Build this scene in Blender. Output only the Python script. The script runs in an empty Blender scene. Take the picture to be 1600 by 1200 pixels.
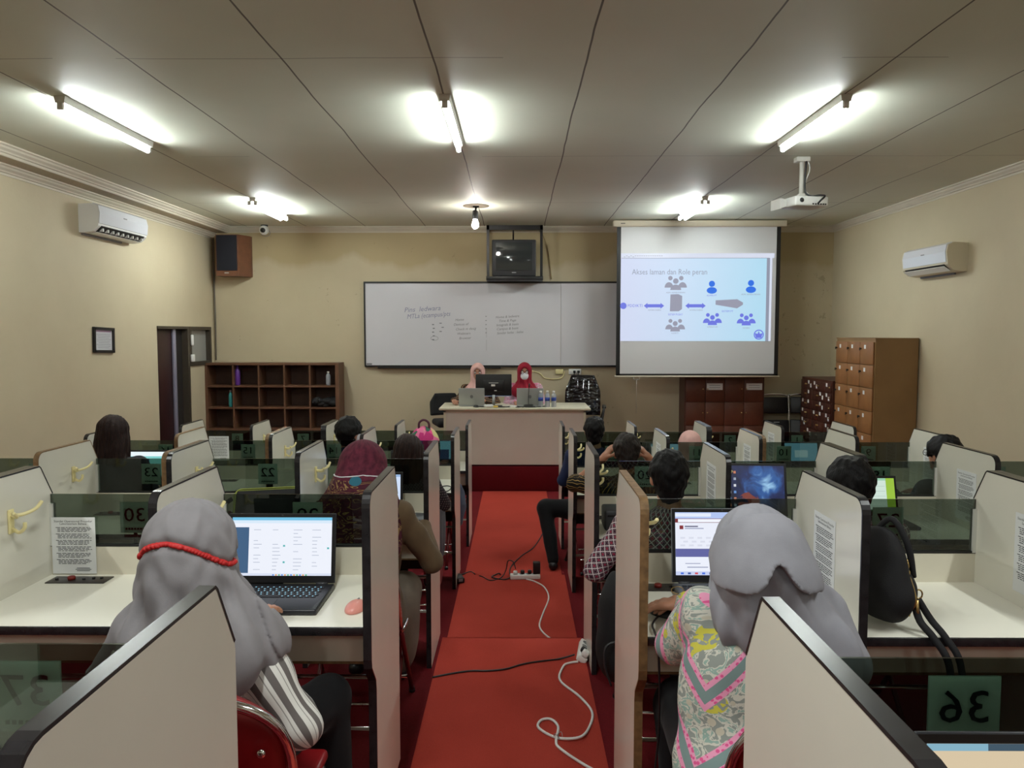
import bpy, bmesh, math, random
import numpy as np
from mathutils import Matrix, Vector, Euler

random.seed(7)
S = bpy.context.scene
COL = S.collection
PI = math.pi

# ------------------------------------------------------------------ camera, world, exposure
FPX = 1200.0
cam_d = bpy.data.cameras.new('camera')
cam_d.sensor_width = 36.0
cam_d.lens = 36.0 * FPX / 1600.0
cam_d.clip_start = 0.02
cam_d.clip_end = 60
cam = bpy.data.objects.new('camera', cam_d)
COL.objects.link(cam)
cam.location = (0, 0, 2.0)
cam.rotation_euler = (PI / 2 - math.atan(80 / FPX), 0, math.atan(8 / FPX))
S.camera = cam
W = bpy.data.worlds.new('world')
S.world = W
W.use_nodes = True
W.node_tree.nodes['Background'].inputs[0].default_value = (0.9, 0.95, 1, 1)
W.node_tree.nodes['Background'].inputs[1].default_value = 0.02
S.view_settings.view_transform = 'Standard'
S.view_settings.look = 'None'
S.view_settings.exposure = 0.08
S.view_settings.gamma = 1.0
S.view_settings.use_curve_mapping = False
TUBE_L = 128.0            # radiance of the fluorescent tubes
LAMP_W = 42.0            # the same lamps behind the photographer
CEIL = 3.54
for lx in (-2.98, -0.47, 2.13):
    for ly in (1.3, -2.4):
        ld = bpy.data.lights.new('ceiling_lamp_light', 'AREA')
        ld.shape = 'RECTANGLE'
        ld.size, ld.size_y = 0.06, 1.2
        ld.energy = LAMP_W * (0.85 if ly > 0 else 0.55)
        ld.color = (0.95, 1.0, 0.97)
        lo = bpy.data.objects.new('ceiling_lamp_light', ld)
        lo.location = (lx, ly, CEIL - 0.12)
        COL.objects.link(lo)

# ------------------------------------------------------------------ small helpers
def lin(r, g, b):
    f = lambda c: (c / 255 / 12.92) if c / 255 <= 0.04045 else ((c / 255 + 0.055) / 1.055) ** 2.4
    return (f(r), f(g), f(b), 1.0)

class NT:
    def __init__(s, m):
        m.use_nodes = True
        s.t = m.node_tree
        s.b = s.t.nodes['Principled BSDF']
        s.out = s.t.nodes['Material Output']
    def n(s, typ, **kw):
        nd = s.t.nodes.new('ShaderNode' + typ)
        ins = kw.pop('ins', {})
        for k, v in kw.items():
            setattr(nd, k, v)
        for k, v in ins.items():
            if hasattr(v, 'is_output') or isinstance(v, bpy.types.NodeSocket):
                s.t.links.new(v, nd.inputs[k])
            else:
                nd.inputs[k].default_value = v
        return nd
    def math(s, op, a, b=0.0, c=0.0):
        return s.n('Math', operation=op, ins={0: a, 1: b, 2: c}).outputs[0]
    def mix(s, fac, a, b, blend='MIX'):
        nd = s.n('Mix', data_type='RGBA', blend_type=blend)
        for i, v in ((0, fac), (6, a), (7, b)):
            if isinstance(v, bpy.types.NodeSocket):
                s.t.links.new(v, nd.inputs[i])
            else:
                nd.inputs[i].default_value = v
        return nd.outputs[2]
    def ramp(s, fac, stops, interp='LINEAR'):
        nd = s.n('ValToRGB', ins={0: fac})
        cr = nd.color_ramp
        cr.interpolation = interp
        while len(cr.elements) < len(stops):
            cr.elements.new(0.5)
        for e, (p, c) in zip(cr.elements, stops):
            e.position = p
            e.color = c
        return nd.outputs[0]
    def base(s, sock):
        s.t.links.new(sock, s.b.inputs['Base Color'])
    def bump(s, h, strength=0.3, dist=0.01):
        nd = s.n('Bump', ins={'Strength': strength, 'Distance': dist, 'Height': h})
        s.t.links.new(nd.outputs[0], s.b.inputs['Normal'])

def mat(name, col, rough=0.5, metal=0.0, spec=0.5, emit=0.0, ecol=None, var=0.0, vscale=8.0, bump=0.0, bscale=200.0, alpha=1.0, trans=0.0):
    m = bpy.data.materials.new(name)
    t = NT(m)
    b = t.b
    b.inputs['Base Color'].default_value = col
    b.inputs['Roughness'].default_value = rough
    b.inputs['Metallic'].default_value = metal
    b.inputs['Specular IOR Level'].default_value = spec
    if trans:
        b.inputs['Transmission Weight'].default_value = trans
    if emit:
        b.inputs['Emission Color'].default_value = ecol or col
        b.inputs['Emission Strength'].default_value = emit
    if var or bump:
        tc = t.n('TexCoord').outputs['Object']
        if var:
            no = t.n('TexNoise', ins={'Vector': tc, 'Scale': vscale, 'Detail': 4.0})
            dark = tuple(c * (1 - var) for c in col[:3]) + (1,)
            lite = tuple(min(1, c * (1 + var)) for c in col[:3]) + (1,)
            t.base(t.ramp(no.outputs[0], [(0.3, dark), (0.7, lite)]))
        if bump:
            nb = t.n('TexNoise', ins={'Vector': tc, 'Scale': bscale, 'Detail': 2.0})
            t.bump(nb.outputs[0], bump, 0.004)
    return m

def emat(name, col, s=1.0):
    m = bpy.data.materials.new(name)
    t = NT(m)
    t.b.inputs['Base Color'].default_value = (0.02, 0.02, 0.02, 1)
    t.b.inputs['Roughness'].default_value = 0.3
    t.b.inputs['Emission Color'].default_value = col
    t.b.inputs['Emission Strength'].default_value = s
    return m

def tag(o, label, cat, group=None):
    o['label'] = label
    o['category'] = cat
    if group:
        o['group'] = group
    return o

def empty(name, loc, label, cat, group=None, rz=0.0):
    o = bpy.data.objects.new(name, None)
    o.empty_display_size = 0.1
    COL.objects.link(o)
    o.location = loc
    o.rotation_euler = (0, 0, rz)
    return tag(o, label, cat, group)

def children(o):
    return [c for c in COL.objects if c.parent == o]

def copy_tree(o, parent=None):
    c = o.copy()
    COL.objects.link(c)
    c.parent = parent
    for ch in list(o.children):
        copy_tree(ch, c)
    return c

class MB:
    """collects shapes and links them as one mesh object"""
    def __init__(s):
        s.v, s.f, s.m, s.sm = [], [], [], []
    def add(s, vs, fs, mi=0, smooth=False, M=None):
        o = len(s.v)
        if M is not None:
            vs = [tuple(M @ Vector(v)) for v in vs]
        s.v.extend(tuple(v) for v in vs)
        for f in fs:
            s.f.append([i + o for i in f])
            s.m.append(mi)
            s.sm.append(smooth)
        return s
    def box(s, c, d, mi=0, bev=0.0, M=None, R=None, seg=2):
        x, y, z = (q / 2 for q in d)
        T = Matrix.Translation(c)
        if R is not None:
            T = T @ (R if isinstance(R, Matrix) else Euler(R).to_matrix().to_4x4())
        if M is not None:
            T = M @ T
        if bev <= 0:
            vs = [(a * x, b * y, e * z) for a in (-1, 1) for b in (-1, 1) for e in (-1, 1)]
            fs = [(0, 1, 3, 2), (4, 6, 7, 5), (0, 4, 5, 1), (2, 3, 7, 6), (0, 2, 6, 4), (1, 5, 7, 3)]
            return s.add(vs, fs, mi, False, T)
        bm = bmesh.new()
        bmesh.ops.create_cube(bm, size=1.0)
        for v in bm.verts:
            v.co = (v.co.x * d[0], v.co.y * d[1], v.co.z * d[2])
        bmesh.ops.bevel(bm, geom=bm.edges[:], offset=min(bev, min(d) * 0.49), segments=seg, profile=0.5, affect='EDGES')
        bm.verts.ensure_lookup_table()
        s.add([tuple(v.co) for v in bm.verts], [[v.index for v in f.verts] for f in bm.faces], mi, seg > 1, T)
        bm.free()
        return s
    def b2(s, p, q, mi=0, bev=0.0, M=None):
        return s.box([(a + b) / 2 for a, b in zip(p, q)], [abs(b - a) for a, b in zip(p, q)], mi, bev, M)
    def tube(s, pts, r, n=10, mi=0, closed=False, cap=True, M=None, rs=None):
        P = [Vector(p) for p in pts]
        N = len(P)
        vs, fs = [], []
        up = None
        for i in range(N):
            if closed:
                t = P[(i + 1) % N] - P[i - 1]
            else:
                t = P[min(i + 1, N - 1)] - P[max(i - 1, 0)]
            t.normalize()
            if up is None:
                up = Vector((0, 0, 1)) if abs(t.z) < 0.9 else Vector((1, 0, 0))
            a = t.cross(up)
            a.normalize()
            b = a.cross(t)
            b.normalize()
            up = b
            rr = rs[i] if rs else r
            for k in range(n):
                q = 2 * PI * k / n
                vs.append(P[i] + a * (math.cos(q) * rr) + b * (math.sin(q) * rr))
        rng = N if closed else N - 1
        for i in range(rng):
            j = (i + 1) % N
            for k in range(n):
                l = (k + 1) % n
                fs.append((i * n + k, i * n + l, j * n + l, j * n + k))
        if cap and not closed:
            fs.append(tuple(range(n - 1, -1, -1)))
            fs.append(tuple((N - 1) * n + k for k in range(n)))
        return s.add(vs, fs, mi, True, M)
    def lathe(s, prof, n=20, mi=0, M=None, smooth=True):
        vs, fs = [], []
        for r, z in prof:
            for k in range(n):
                q = 2 * PI * k / n
                vs.append((r * math.cos(q), r * math.sin(q), z))
        for i in range(len(prof) - 1):
            for k in range(n):
                l = (k + 1) % n
                fs.append((i * n + k, i * n + l, (i + 1) * n + l, (i + 1) * n + k))
        fs.append(tuple(range(n - 1, -1, -1)))
        fs.append(tuple((len(prof) - 1) * n + k for k in range(n)))
        return s.add(vs, fs, mi, smooth, M)
    def prism(s, poly, h0, h1, axis='X', mi=0, mi_side=None, M=None):
        """poly: 2-D outline; extruded along axis (X: poly is (y,z); Y: (x,z); Z: (x,y))"""
        n = len(poly)
        def mk(a, b, h):
            return {'X': (h, a, b), 'Y': (a, h, b), 'Z': (a, b, h)}[axis]
        vs = [mk(a, b, h0) for a, b in poly] + [mk(a, b, h1) for a, b in poly]
        s.add(vs, [tuple(range(n)), tuple(range(2 * n - 1, n - 1, -1))], mi, False, M)
        s.add(vs, [(i, i + n, (i + 1) % n + n, (i + 1) % n) for i in range(n)], mi if mi_side is None else mi_side, False, M)
        return s
    def ell(s, c, r, mi=0, nu=16, nv=10, M=None, R=None):
        T = Matrix.Translation(c)
        if R is not None:
            T = T @ Euler(R).to_matrix().to_4x4()
        if M is not None:
            T = M @ T
        vs, fs = [], []
        for i in range(1, nv):
            th = PI * i / nv
            for k in range(nu):
                q = 2 * PI * k / nu
                vs.append((r[0] * math.sin(th) * math.cos(q), r[1] * math.sin(th) * math.sin(q), r[2] * math.cos(th)))
        for i in range(nv - 2):
            for k in range(nu):
                l = (k + 1) % nu
                fs.append((i * nu + k, (i + 1) * nu + k, (i + 1) * nu + l, i * nu + l))
        a = len(vs)
        vs += [(0, 0, r[2]), (0, 0, -r[2])]
        for k in range(nu):
            l = (k + 1) % nu
            fs.append((a, k, l))
            fs.append((a + 1, (nv - 2) * nu + l, (nv - 2) * nu + k))
        return s.add(vs, fs, mi, True, T)
    def text(s, txt, M, mi=0, size=1.0, sx=1.0):
        vs, fs = TEXT(txt)
        s.add([(v[0] * size * sx, v[1] * size, v[2] * size) for v in vs], fs, mi, False, M)
        return s
    def build(s, name, mats, parent=None, label=None):
        me = bpy.data.meshes.new(name)
        me.from_pydata(s.v, [], s.f)
        if not isinstance(mats, (list, tuple)):
            mats = [mats]
        for m in mats:
            me.materials.append(m)
        me.polygons.foreach_set('material_index', s.m)
        me.polygons.foreach_set('use_smooth', s.sm)
        bm = bmesh.new()
        bm.from_mesh(me)
        bmesh.ops.recalc_face_normals(bm, faces=bm.faces[:])
        bm.to_mesh(me)
        bm.free()
        me.update()
        o = bpy.data.objects.new(name, me)
        COL.objects.link(o)
        if parent is not None:
            o.parent = parent
        if label:
            o['label'] = label
        return o

def at(o, loc, rz=0.0):
    o.location = loc
    o.rotation_euler = (0, 0, rz)
    return o

def struct(o):
    o['kind'] = 'structure'
    return o

_TX = {}
def TEXT(txt, ex=0.03, thick=0.0):
    if txt in _TX:
        return _TX[txt]
    cu = bpy.data.curves.new('t', 'FONT')
    cu.body = txt
    cu.size = 1.0
    cu.align_x = 'CENTER'
    cu.align_y = 'CENTER'
    cu.extrude = ex
    cu.resolution_u = 2
    ob = bpy.data.objects.new('t', cu)
    S.collection.objects.link(ob)
    dg = bpy.context.evaluated_depsgraph_get()
    me = bpy.data.meshes.new_from_object(ob.evaluated_get(dg))
    r = ([tuple(v.co) for v in me.vertices], [tuple(p.vertices) for p in me.polygons])
    bpy.data.objects.remove(ob)
    bpy.data.curves.remove(cu)
    bpy.data.meshes.remove(me)
    _TX[txt] = r
    return r
for _t in ['Akses laman dan Role peran', 'PDDIKTI', 'SISTEM PUSAT', 'SISTEM PT', 'OPERATOR', 'DOSEN', 'ADMIN PT', 'ADM. KEMENTERIAN', 'INTERKONEKSI', 'LLDIKTI', 'Standar Operasional Prosedur', 'Laboratorium Bahasa', 'Pins  ledwara', 'MTLa (ecampus/pts', 'Home', 'Devices of', 'Check m desig', 'Webinars', 'Browser', 'Home & ledware', 'Time & Page', 'Integrals & basis', 'Campus & basis', 'Similar kelas : kelas', 'KETUA CHE'] + [str(k) for k in range(1, 41)]:
    TEXT(_t)
def RX(a): return Matrix.Rotation(a, 4, 'X')
def RY(a): return Matrix.Rotation(a, 4, 'Y')
def RZ(a): return Matrix.Rotation(a, 4, 'Z')
def TR(x, y, z): return Matrix.Translation((x, y, z))

def smooth_path(pts, n=6):
    P = [Vector(p) for p in pts]
    out = []
    for i in range(len(P) - 1):
        p0, p1, p2, p3 = P[max(i - 1, 0)], P[i], P[i + 1], P[min(i + 2, len(P) - 1)]
        for k in range(n):
            t = k / n
            out.append(0.5 * ((2 * p1) + (p2 - p0) * t + (2 * p0 - 5 * p1 + 4 * p2 - p3) * t * t + (3 * p1 - p0 - 3 * p2 + p3) * t ** 3))
    out.append(P[-1])
    return out

# ------------------------------------------------------------------ shared materials
M = {}
M['laminate'] = mat('white_laminate', lin(222, 219, 206), 0.22, var=0.03, vscale=3)
M['edge_black'] = mat('black_edge_band', lin(36, 35, 37), 0.25, var=0.3, vscale=30)
M['edge_brown'] = mat('plywood_edge', lin(120, 92, 58), 0.6, var=0.3, vscale=40)
M['desk_white'] = mat('white_desktop', lin(238, 236, 222), 0.28)
M['dark_ply'] = mat('dark_plywood', lin(58, 38, 32), 0.7, var=0.2)
M['apron'] = mat('aged_white_board', lin(214, 208, 190), 0.45, var=0.06, vscale=6)
M['hook'] = mat('cream_plastic', lin(236, 224, 166), 0.3)
M['channel'] = mat('clear_plastic_channel', lin(205, 205, 198), 0.3)
M['plate'] = mat('dark_plate', lin(58, 54, 52), 0.35, metal=0.3)
M['redbtn'] = mat('red_button', lin(120, 28, 20), 0.4)
M['chrome'] = mat('chrome', (0.75, 0.75, 0.75, 1), 0.13, metal=1.0)
M['black'] = mat('black_plastic', lin(20, 20, 22), 0.4)
M['black_soft'] = mat('black_fabric', lin(17, 17, 20), 0.85, bump=0.2, bscale=300)
M['dgrey'] = mat('dark_grey_plastic', lin(48, 49, 52), 0.45)
M['grey'] = mat('grey_plastic', lin(130, 132, 134), 0.4)
M['silver'] = mat('silver_metal', lin(178, 182, 184), 0.32, metal=0.6)
M['white'] = mat('white_plastic', lin(232, 232, 228), 0.35)
M['paper'] = mat('paper', lin(222, 224, 224), 0.7)
M['ink'] = mat('ink', lin(52, 54, 60), 0.8)
M['red_chair'] = mat('red_vinyl', lin(128, 16, 22), 0.35)
M['red_tube'] = mat('dark_red_paint', lin(96, 16, 20), 0.35)
M['gold'] = mat('brass', lin(196, 168, 110), 0.3, metal=0.9)
M['skin'] = mat('skin', lin(178, 126, 100), 0.5, var=0.06, vscale=20)
M['skin2'] = mat('skin_tan', lin(160, 108, 80), 0.5, var=0.06, vscale=20)
M['maskw'] = mat('mask_white', lin(226, 228, 232), 0.8)

def glass_mat(name, col, rough=0.02, fres=1.5):
    m = bpy.data.materials.new(name)
    t = NT(m)
    tr = t.n('BsdfTransparent', ins={0: col})
    gl = t.n('BsdfGlossy', ins={'Color': (1, 1, 1, 1), 'Roughness': rough})
    fr = t.n('Fresnel', ins={'IOR': fres})
    mx = t.n('MixShader', ins={0: fr.outputs[0], 1: tr.outputs[0], 2: gl.outputs[0]})
    t.t.links.new(mx.outputs[0], t.out.inputs[0])
    return m
M['tint'] = glass_mat('smoked_glass', (0.40, 0.455, 0.41, 1))
M['clear'] = glass_mat('clear_glass', (0.94, 0.95, 0.96, 1))
# ------------------------------------------------------------------ the room
XL, XR, YB, YF = -4.46, 4.60, 11.30, -4.2
FZ = {'A': 0.48, 'B': 0.36, 'C': 0.24, 'D': 0.12, 'E': 0.0}

# carpet
def carpet(name, col, scale=260, var=0.35):
    m = bpy.data.materials.new(name)
    t = NT(m)
    tc = t.n('NewGeometry').outputs['Position']
    a = t.n('TexNoise', ins={'Vector': tc, 'Scale': scale, 'Detail': 2.0})
    b = t.n('TexNoise', ins={'Vector': tc, 'Scale': 2.5, 'Detail': 5.0})
    f = t.math('ADD', t.math('MULTIPLY', a.outputs[0], 0.6), t.math('MULTIPLY', b.outputs[0], 0.4))
    lo = tuple(c * (1 - var) for c in col[:3]) + (1,)
    hi = tuple(min(1, c * (1 + var)) for c in col[:3]) + (1,)
    t.base(t.ramp(f, [(0.3, lo), (0.7, hi)]))
    t.b.inputs['Roughness'].default_value = 0.95
    t.b.inputs['Specular IOR Level'].default_value = 0.15
    t.bump(a.outputs[0], 0.5, 0.004)
    return m
M['carpet'] = carpet('dark_red_carpet', lin(104, 20, 26))
M['runner'] = carpet('red_runner', lin(172, 62, 50), 300, 0.16)
M['podium_red'] = carpet('maroon_carpet', lin(92, 14, 22), 200, 0.2)

b = MB()
tiers = [(YF, 1.25, 0.48), (1.25, 2.70, 0.36), (2.70, 4.29, 0.24), (4.29, 5.82, 0.12), (5.82, YB, 0.0)]
for y0, y1, z in tiers:
    b.b2((XL - 0.1, y0, -0.2), (XR + 0.1, y1, z))
struct(b.build('floor', M['carpet']))
# the bright runner laid down the aisle steps
b = MB()
for (y0, y1, z) in [(1.27, 2.73, 0.36), (2.73, 4.32, 0.24), (4.32, 5.85, 0.12), (5.85, 9.585, 0.0)]:
    b.b2((-0.43, y0, z), (0.37, y1 + (0.003 if y1 < 9 else 0), z + 0.006))
    if y1 < 9:
        b.b2((-0.43, y1 - 0.004, z - 0.114), (0.37, y1 + 0.004, z + 0.006))
tag(b.build('carpet_runner', M['runner']), 'bright red carpet runner laid down the stepped centre aisle', 'carpet')

# podium
struct(MB().b2((-2.35, 9.6, 0.0), (2.3, YB, 0.315), 0, 0.01).build('trim_1', M['podium_red']))

# wall paint with damp stains
def band_(t, f, lo, hi):
    return t.math('MULTIPLY', t.math('GREATER_THAN', f, lo), t.math('LESS_THAN', f, hi))
def wall_mat(name, stain):
    m = bpy.data.materials.new(name)
    t = NT(m)
    p = t.n('NewGeometry').outputs['Position']
    n1 = t.n('TexNoise', ins={'Vector': p, 'Scale': 0.9, 'Detail': 5.0, 'Roughness': 0.6})
    c = t.ramp(n1.outputs[0], [(0.25, lin(190, 177, 148)), (0.75, lin(202, 190, 160))])
    if stain:
        xyz = t.n('SeparateXYZ', ins={0: p})
        edge = t.n('TexNoise', ins={'Vector': t.n('CombineXYZ', ins={0: xyz.outputs[0], 1: 0.0, 2: 0.0}).outputs[0], 'Scale': 1.0, 'Detail': 4.0})
        lim = t.math('MULTIPLY_ADD', edge.outputs[0], 0.9, 2.50)
        damp = t.math('SMOOTH_MIN', 1.0, t.math('MAXIMUM', t.math('MULTIPLY', t.math('SUBTRACT', xyz.outputs[2], lim), 9.0), 0.0), 0.1)
        c = t.mix(t.math('MULTIPLY', damp, 0.65), c, lin(172, 152, 108))
        # flaking specks near the top of the board and right corner
        v = t.n('TexNoise', ins={'Vector': p, 'Scale': 7.0, 'Detail': 6.0, 'Roughness': 0.75})
        near = t.math('MULTIPLY', t.math('GREATER_THAN', xyz.outputs[0], 3.75), band_(t, xyz.outputs[2], 1.5, 2.95))
        near2 = t.math('MULTIPLY', band_(t, xyz.outputs[0], -2.85, -2.28), band_(t, xyz.outputs[2], 2.1, 2.65))
        sp = t.math('GREATER_THAN', t.math('MULTIPLY_ADD', t.math('ADD', near, near2), 0.055, v.outputs[0]), 0.665)
        c = t.mix(t.math('MULTIPLY', sp, 0.35), c, lin(120, 100, 72))
    t.base(c)
    t.b.inputs['Roughness'].default_value = 0.7
    n2 = t.n('TexNoise', ins={'Vector': p, 'Scale': 30.0, 'Detail': 4.0})
    t.bump(n2.outputs[0], 0.08, 0.01)
    return m
M['wall'] = wall_mat('beige_wall_paint', False)
M['wall_stained'] = wall_mat('stained_beige_wall_paint', True)
struct(MB().b2((XL - 0.2, YB, -0.2), (XR + 0.2, YB + 0.15, CEIL + 0.2)).build('wall_back', M['wall_stained']))
struct(MB().b2((XR, YF, -0.2), (XR + 0.15, YB, CEIL + 0.2)).build('wall_right', M['wall']))
struct(MB().b2((XL - 0.2, YF - 0.15, -0.2), (XR + 0.2, YF, CEIL + 0.2)).build('wall_rear', M['wall']))
# left wall with the doorway (Y 9.50-10.42) and small window (Y 10.46-11.16, Z 1.56-2.08)
b = MB()
T = 0.15
b.b2((XL - T, YF, -0.2), (XL, 9.50, CEIL + 0.2))
b.b2((XL - T, 9.50, 2.085), (XL, YB, CEIL + 0.2))
b.b2((XL - T, 10.42, -0.2), (XL, YB, 1.56))
b.b2((XL - T, 11.16, 1.56), (XL, YB, 2.085))
struct(b.build('wall_left', M['wall']))
M['maroon_door'] = mat('dark_maroon_wood', lin(46, 20, 20), 0.45, var=0.25, vscale=5)
M['frame_dark'] = mat('dark_brown_frame', lin(62, 54, 44), 0.5)
M['alu'] = mat('aluminium_strip', lin(142, 140, 158), 0.4, metal=0.2)
d = struct(MB().b2((XL - 0.09, 9.52, 0.0), (XL - 0.05, 10.0, 2.05), 0, 0.004).build('door_1', M['maroon_door']))
MB().b2((XL - 0.05, 10.005, 0.0), (XL - 0.02, 10.075, 2.05), 0, 0.004).build('edge_strip', M['alu'], d)
MB().b2((XL - 0.12, 10.08, 0.0), (XL - 0.07, 10.36, 2.05)).build('side_leaf', mat('dark_brown_leaf', lin(30, 26, 24), 0.6), d)  # dark brown board between the strip and the frame
fr = MB()
fr.b2((XL - 0.14, 9.50, 2.05), (XL + 0.012, 10.42, 2.085))
fr.b2((XL - 0.14, 10.36, 0.0), (XL + 0.012, 10.42, 2.05))
fr.build('door_frame', M['frame_dark'], d)
w = MB()
w.b2((XL - 0.14, 10.42, 2.04), (XL + 0.015, 11.16, 2.085))
w.b2((XL - 0.14, 10.42, 1.545), (XL + 0.015, 11.16, 1.60))
w.b2((XL - 0.14, 11.11, 1.60), (XL + 0.015, 11.16, 2.04))
w.b2((XL - 0.14, 10.42, 1.60), (XL + 0.015, 10.48, 2.04))
w = struct(w.build('window_1', M['frame_dark']))
MB().b2((XL - 0.06, 10.48, 1.60), (XL - 0.05, 11.11, 2.04)).build('pane', mat('frosted_pane', lin(150, 150, 146), 0.25), w)
tag(MB().box((XL + 0.03, 10.46, 1.90), (0.03, 0.05, 0.15), 0, 0.012).build('door_sensor', M['white']), 'small white plastic sensor on the frame between doorway and window', 'sensor')
tag(MB().box((XL + 0.028, 10.47, 1.655), (0.026, 0.09, 0.10), 0, 0.006).build('light_switch', M['white']), 'white light switch at the lower corner of the small window', 'switch')

# ceiling boards with open seams
m = bpy.data.materials.new('ceiling_board')
t = NT(m)
p = t.n('NewGeometry').outputs['Position']
xyz = t.n('SeparateXYZ', ins={0: p})
wob = t.n('TexNoise', ins={'Vector': p, 'Scale': 0.8, 'Detail': 3.0})
n1 = t.n('TexNoise', ins={'Vector': p, 'Scale': 0.5, 'Detail': 5.0, 'Roughness': 0.6})
c = t.ramp(n1.outputs[0], [(0.3, lin(213, 216, 200)), (0.7, lin(223, 226, 210))])
xx = t.math('ADD', xyz.outputs[0], t.math('MULTIPLY', t.math('SUBTRACT', wob.outputs[0], 0.5), 0.05))
sx = t.math('ABSOLUTE', t.math('SUBTRACT', t.math('MODULO', t.math('ADD', xx, 0.47 + 0.8625 * 10 + 0.43125), 0.8625), 0.43125))
lx = t.math('LESS_THAN', sx, 0.0055)
yy = t.math('ADD', xyz.outputs[1], t.math('MULTIPLY', t.math('SUBTRACT', wob.outputs[0], 0.5), 0.06))
sy = t.math('ABSOLUTE', t.math('SUBTRACT', t.math('MODULO', t.math('ADD', yy, -4.42 + 2.41 * 6 + 1.205), 2.41), 1.205))
brk = t.n('TexNoise', ins={'Vector': p, 'Scale': 0.7, 'Detail': 1.0})
ly = t.math('MULTIPLY', t.math('LESS_THAN', sy, 0.005), t.math('GREATER_THAN', brk.outputs[0], 0.44))
c = t.mix(t.math('MULTIPLY', ly, 0.5), c, lin(92, 84, 76))
c = t.mix(t.math('MULTIPLY', lx, 0.85), c, lin(72, 64, 56))
t.base(c)
t.b.inputs['Roughness'].default_value = 0.6
t.bump(t.n('TexNoise', ins={'Vector': p, 'Scale': 1.2, 'Detail': 2.0}).outputs[0], 0.25, 0.03)
M['ceiling'] = m
struct(MB().b2((-4.22, YF - 0.1, CEIL), (XR + 0.1, YB + 0.1, CEIL + 0.12)).build('ceiling', M['ceiling']))
M['plain_ceiling'] = mat('soffit_paint', lin(188, 178, 160), 0.65, var=0.05, vscale=2)
M['cornice'] = mat('cream_cornice', lin(206, 198, 180), 0.55, var=0.04, vscale=4)
struct(MB().b2((XL - 0.1, YF, 3.45), (-4.22, YB, 3.57)).build('trim_2', M['plain_ceiling']))
def cornice(name, a, b_, inward):
    """stepped moulding under the ceiling line; a,b ends on the wall, inward = direction into the room"""
    A, B, I = Vector(a), Vector(b_), Vector(inward)
    prof = [(0, 0), (0.075, 0), (0.075, -0.012), (0.058, -0.02), (0.05, -0.034), (0.028, -0.05), (0.022, -0.062), (0.008, -0.066), (0.008, -0.085), (0, -0.085)]
    n = len(prof)
    vs = [A + I * q + Vector((0, 0, z)) for q, z in prof] + [B + I * q + Vector((0, 0, z)) for q, z in prof]
    mb = MB().add(vs, [tuple(range(n)), tuple(range(2 * n - 1, n - 1, -1))] + [(i, i + n, (i + 1) % n + n, (i + 1) % n) for i in range(n)])
    return struct(mb.build(name, M['cornice']))
cornice('trim_3', (-4.30, YB, CEIL), (XR, YB, CEIL), (0, -1, 0))
cornice('trim_4', (XR, YF, CEIL), (XR, YB, CEIL), (-1, 0, 0))
cornice('trim_5', (XL, YF, 3.45), (XL, YB, 3.45), (1, 0, 0))
cornice('trim_6', (-4.225, YF, CEIL), (-4.225, YB, CEIL), (1, 0, 0))
# conduit down the left corner
tag(MB().tube(smooth_path([(-4.43, 11.27, 3.38), (-4.43, 11.27, 2.6), (-4.425, 11.27, 2.1), (-4.43, 11.27, 1.6)]), 0.012).build('corner_cable', mat('grey_conduit', lin(98, 90, 78), 0.6)), 'thin dark cable running down the back left corner of the room', 'cable')
tag(MB().tube(smooth_path([(0.36, 11.27, 3.45), (0.45, 11.285, 3.2), (0.5, 11.285, 2.78)]), 0.008).build('wall_cable', mat('beige_cable', lin(150, 132, 92), 0.6)), 'beige cable down the wall just right of the old television', 'cable')

# ------------------------------------------------------------------ lamps
M['lamp_body'] = mat('lamp_white_metal', lin(214, 212, 204), 0.4)
M['tube'] = emat('tube_glow', (0.93, 1.0, 0.985, 1), TUBE_L)
def tube_lamp(x, y0, y1, label, shs=(0.0,)):
    L = y1 - y0
    t = empty('fluorescent_lamp', (x, y0, CEIL), label, 'lamp', 'fluorescent tube lamps on the ceiling')
    b = MB()
    b.prism([(-0.038, 0), (0.038, 0), (0.03, -0.045), (-0.03, -0.045)], 0, L, 'Y')
    b.build('batten', M['lamp_body'], t)
    for sh in shs:
        for y in (0.012, L - 0.012):
            MB().box((sh, y, -0.063), (0.04, 0.024, 0.05), 0, 0.005).build('end_socket', M['lamp_body'], t)
        MB().tube([(sh, 0.024, -0.078), (sh, L - 0.024, -0.078)], 0.0145, 10).build('tube', M['tube'], t)
    return t
tube_lamp(-2.98, 5.09, 6.31, 'lit fluorescent tube lamp on the ceiling, left of the three nearest')
tube_lamp(-0.47, 5.07, 6.30, 'lit fluorescent tube lamp on the ceiling above the centre aisle')
tube_lamp(2.13, 5.09, 6.31, 'lit fluorescent tube lamp on the ceiling just in front of the projector mount')
tube_lamp(-3.02, 8.85, 10.05, 'lit fluorescent tube lamp on the ceiling near the dome camera, far left', (-0.035, 0.035))
tube_lamp(2.13, 8.83, 10.05, 'lit fluorescent tube lamp on the ceiling above the projection screen', (-0.035, 0.035))
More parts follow.
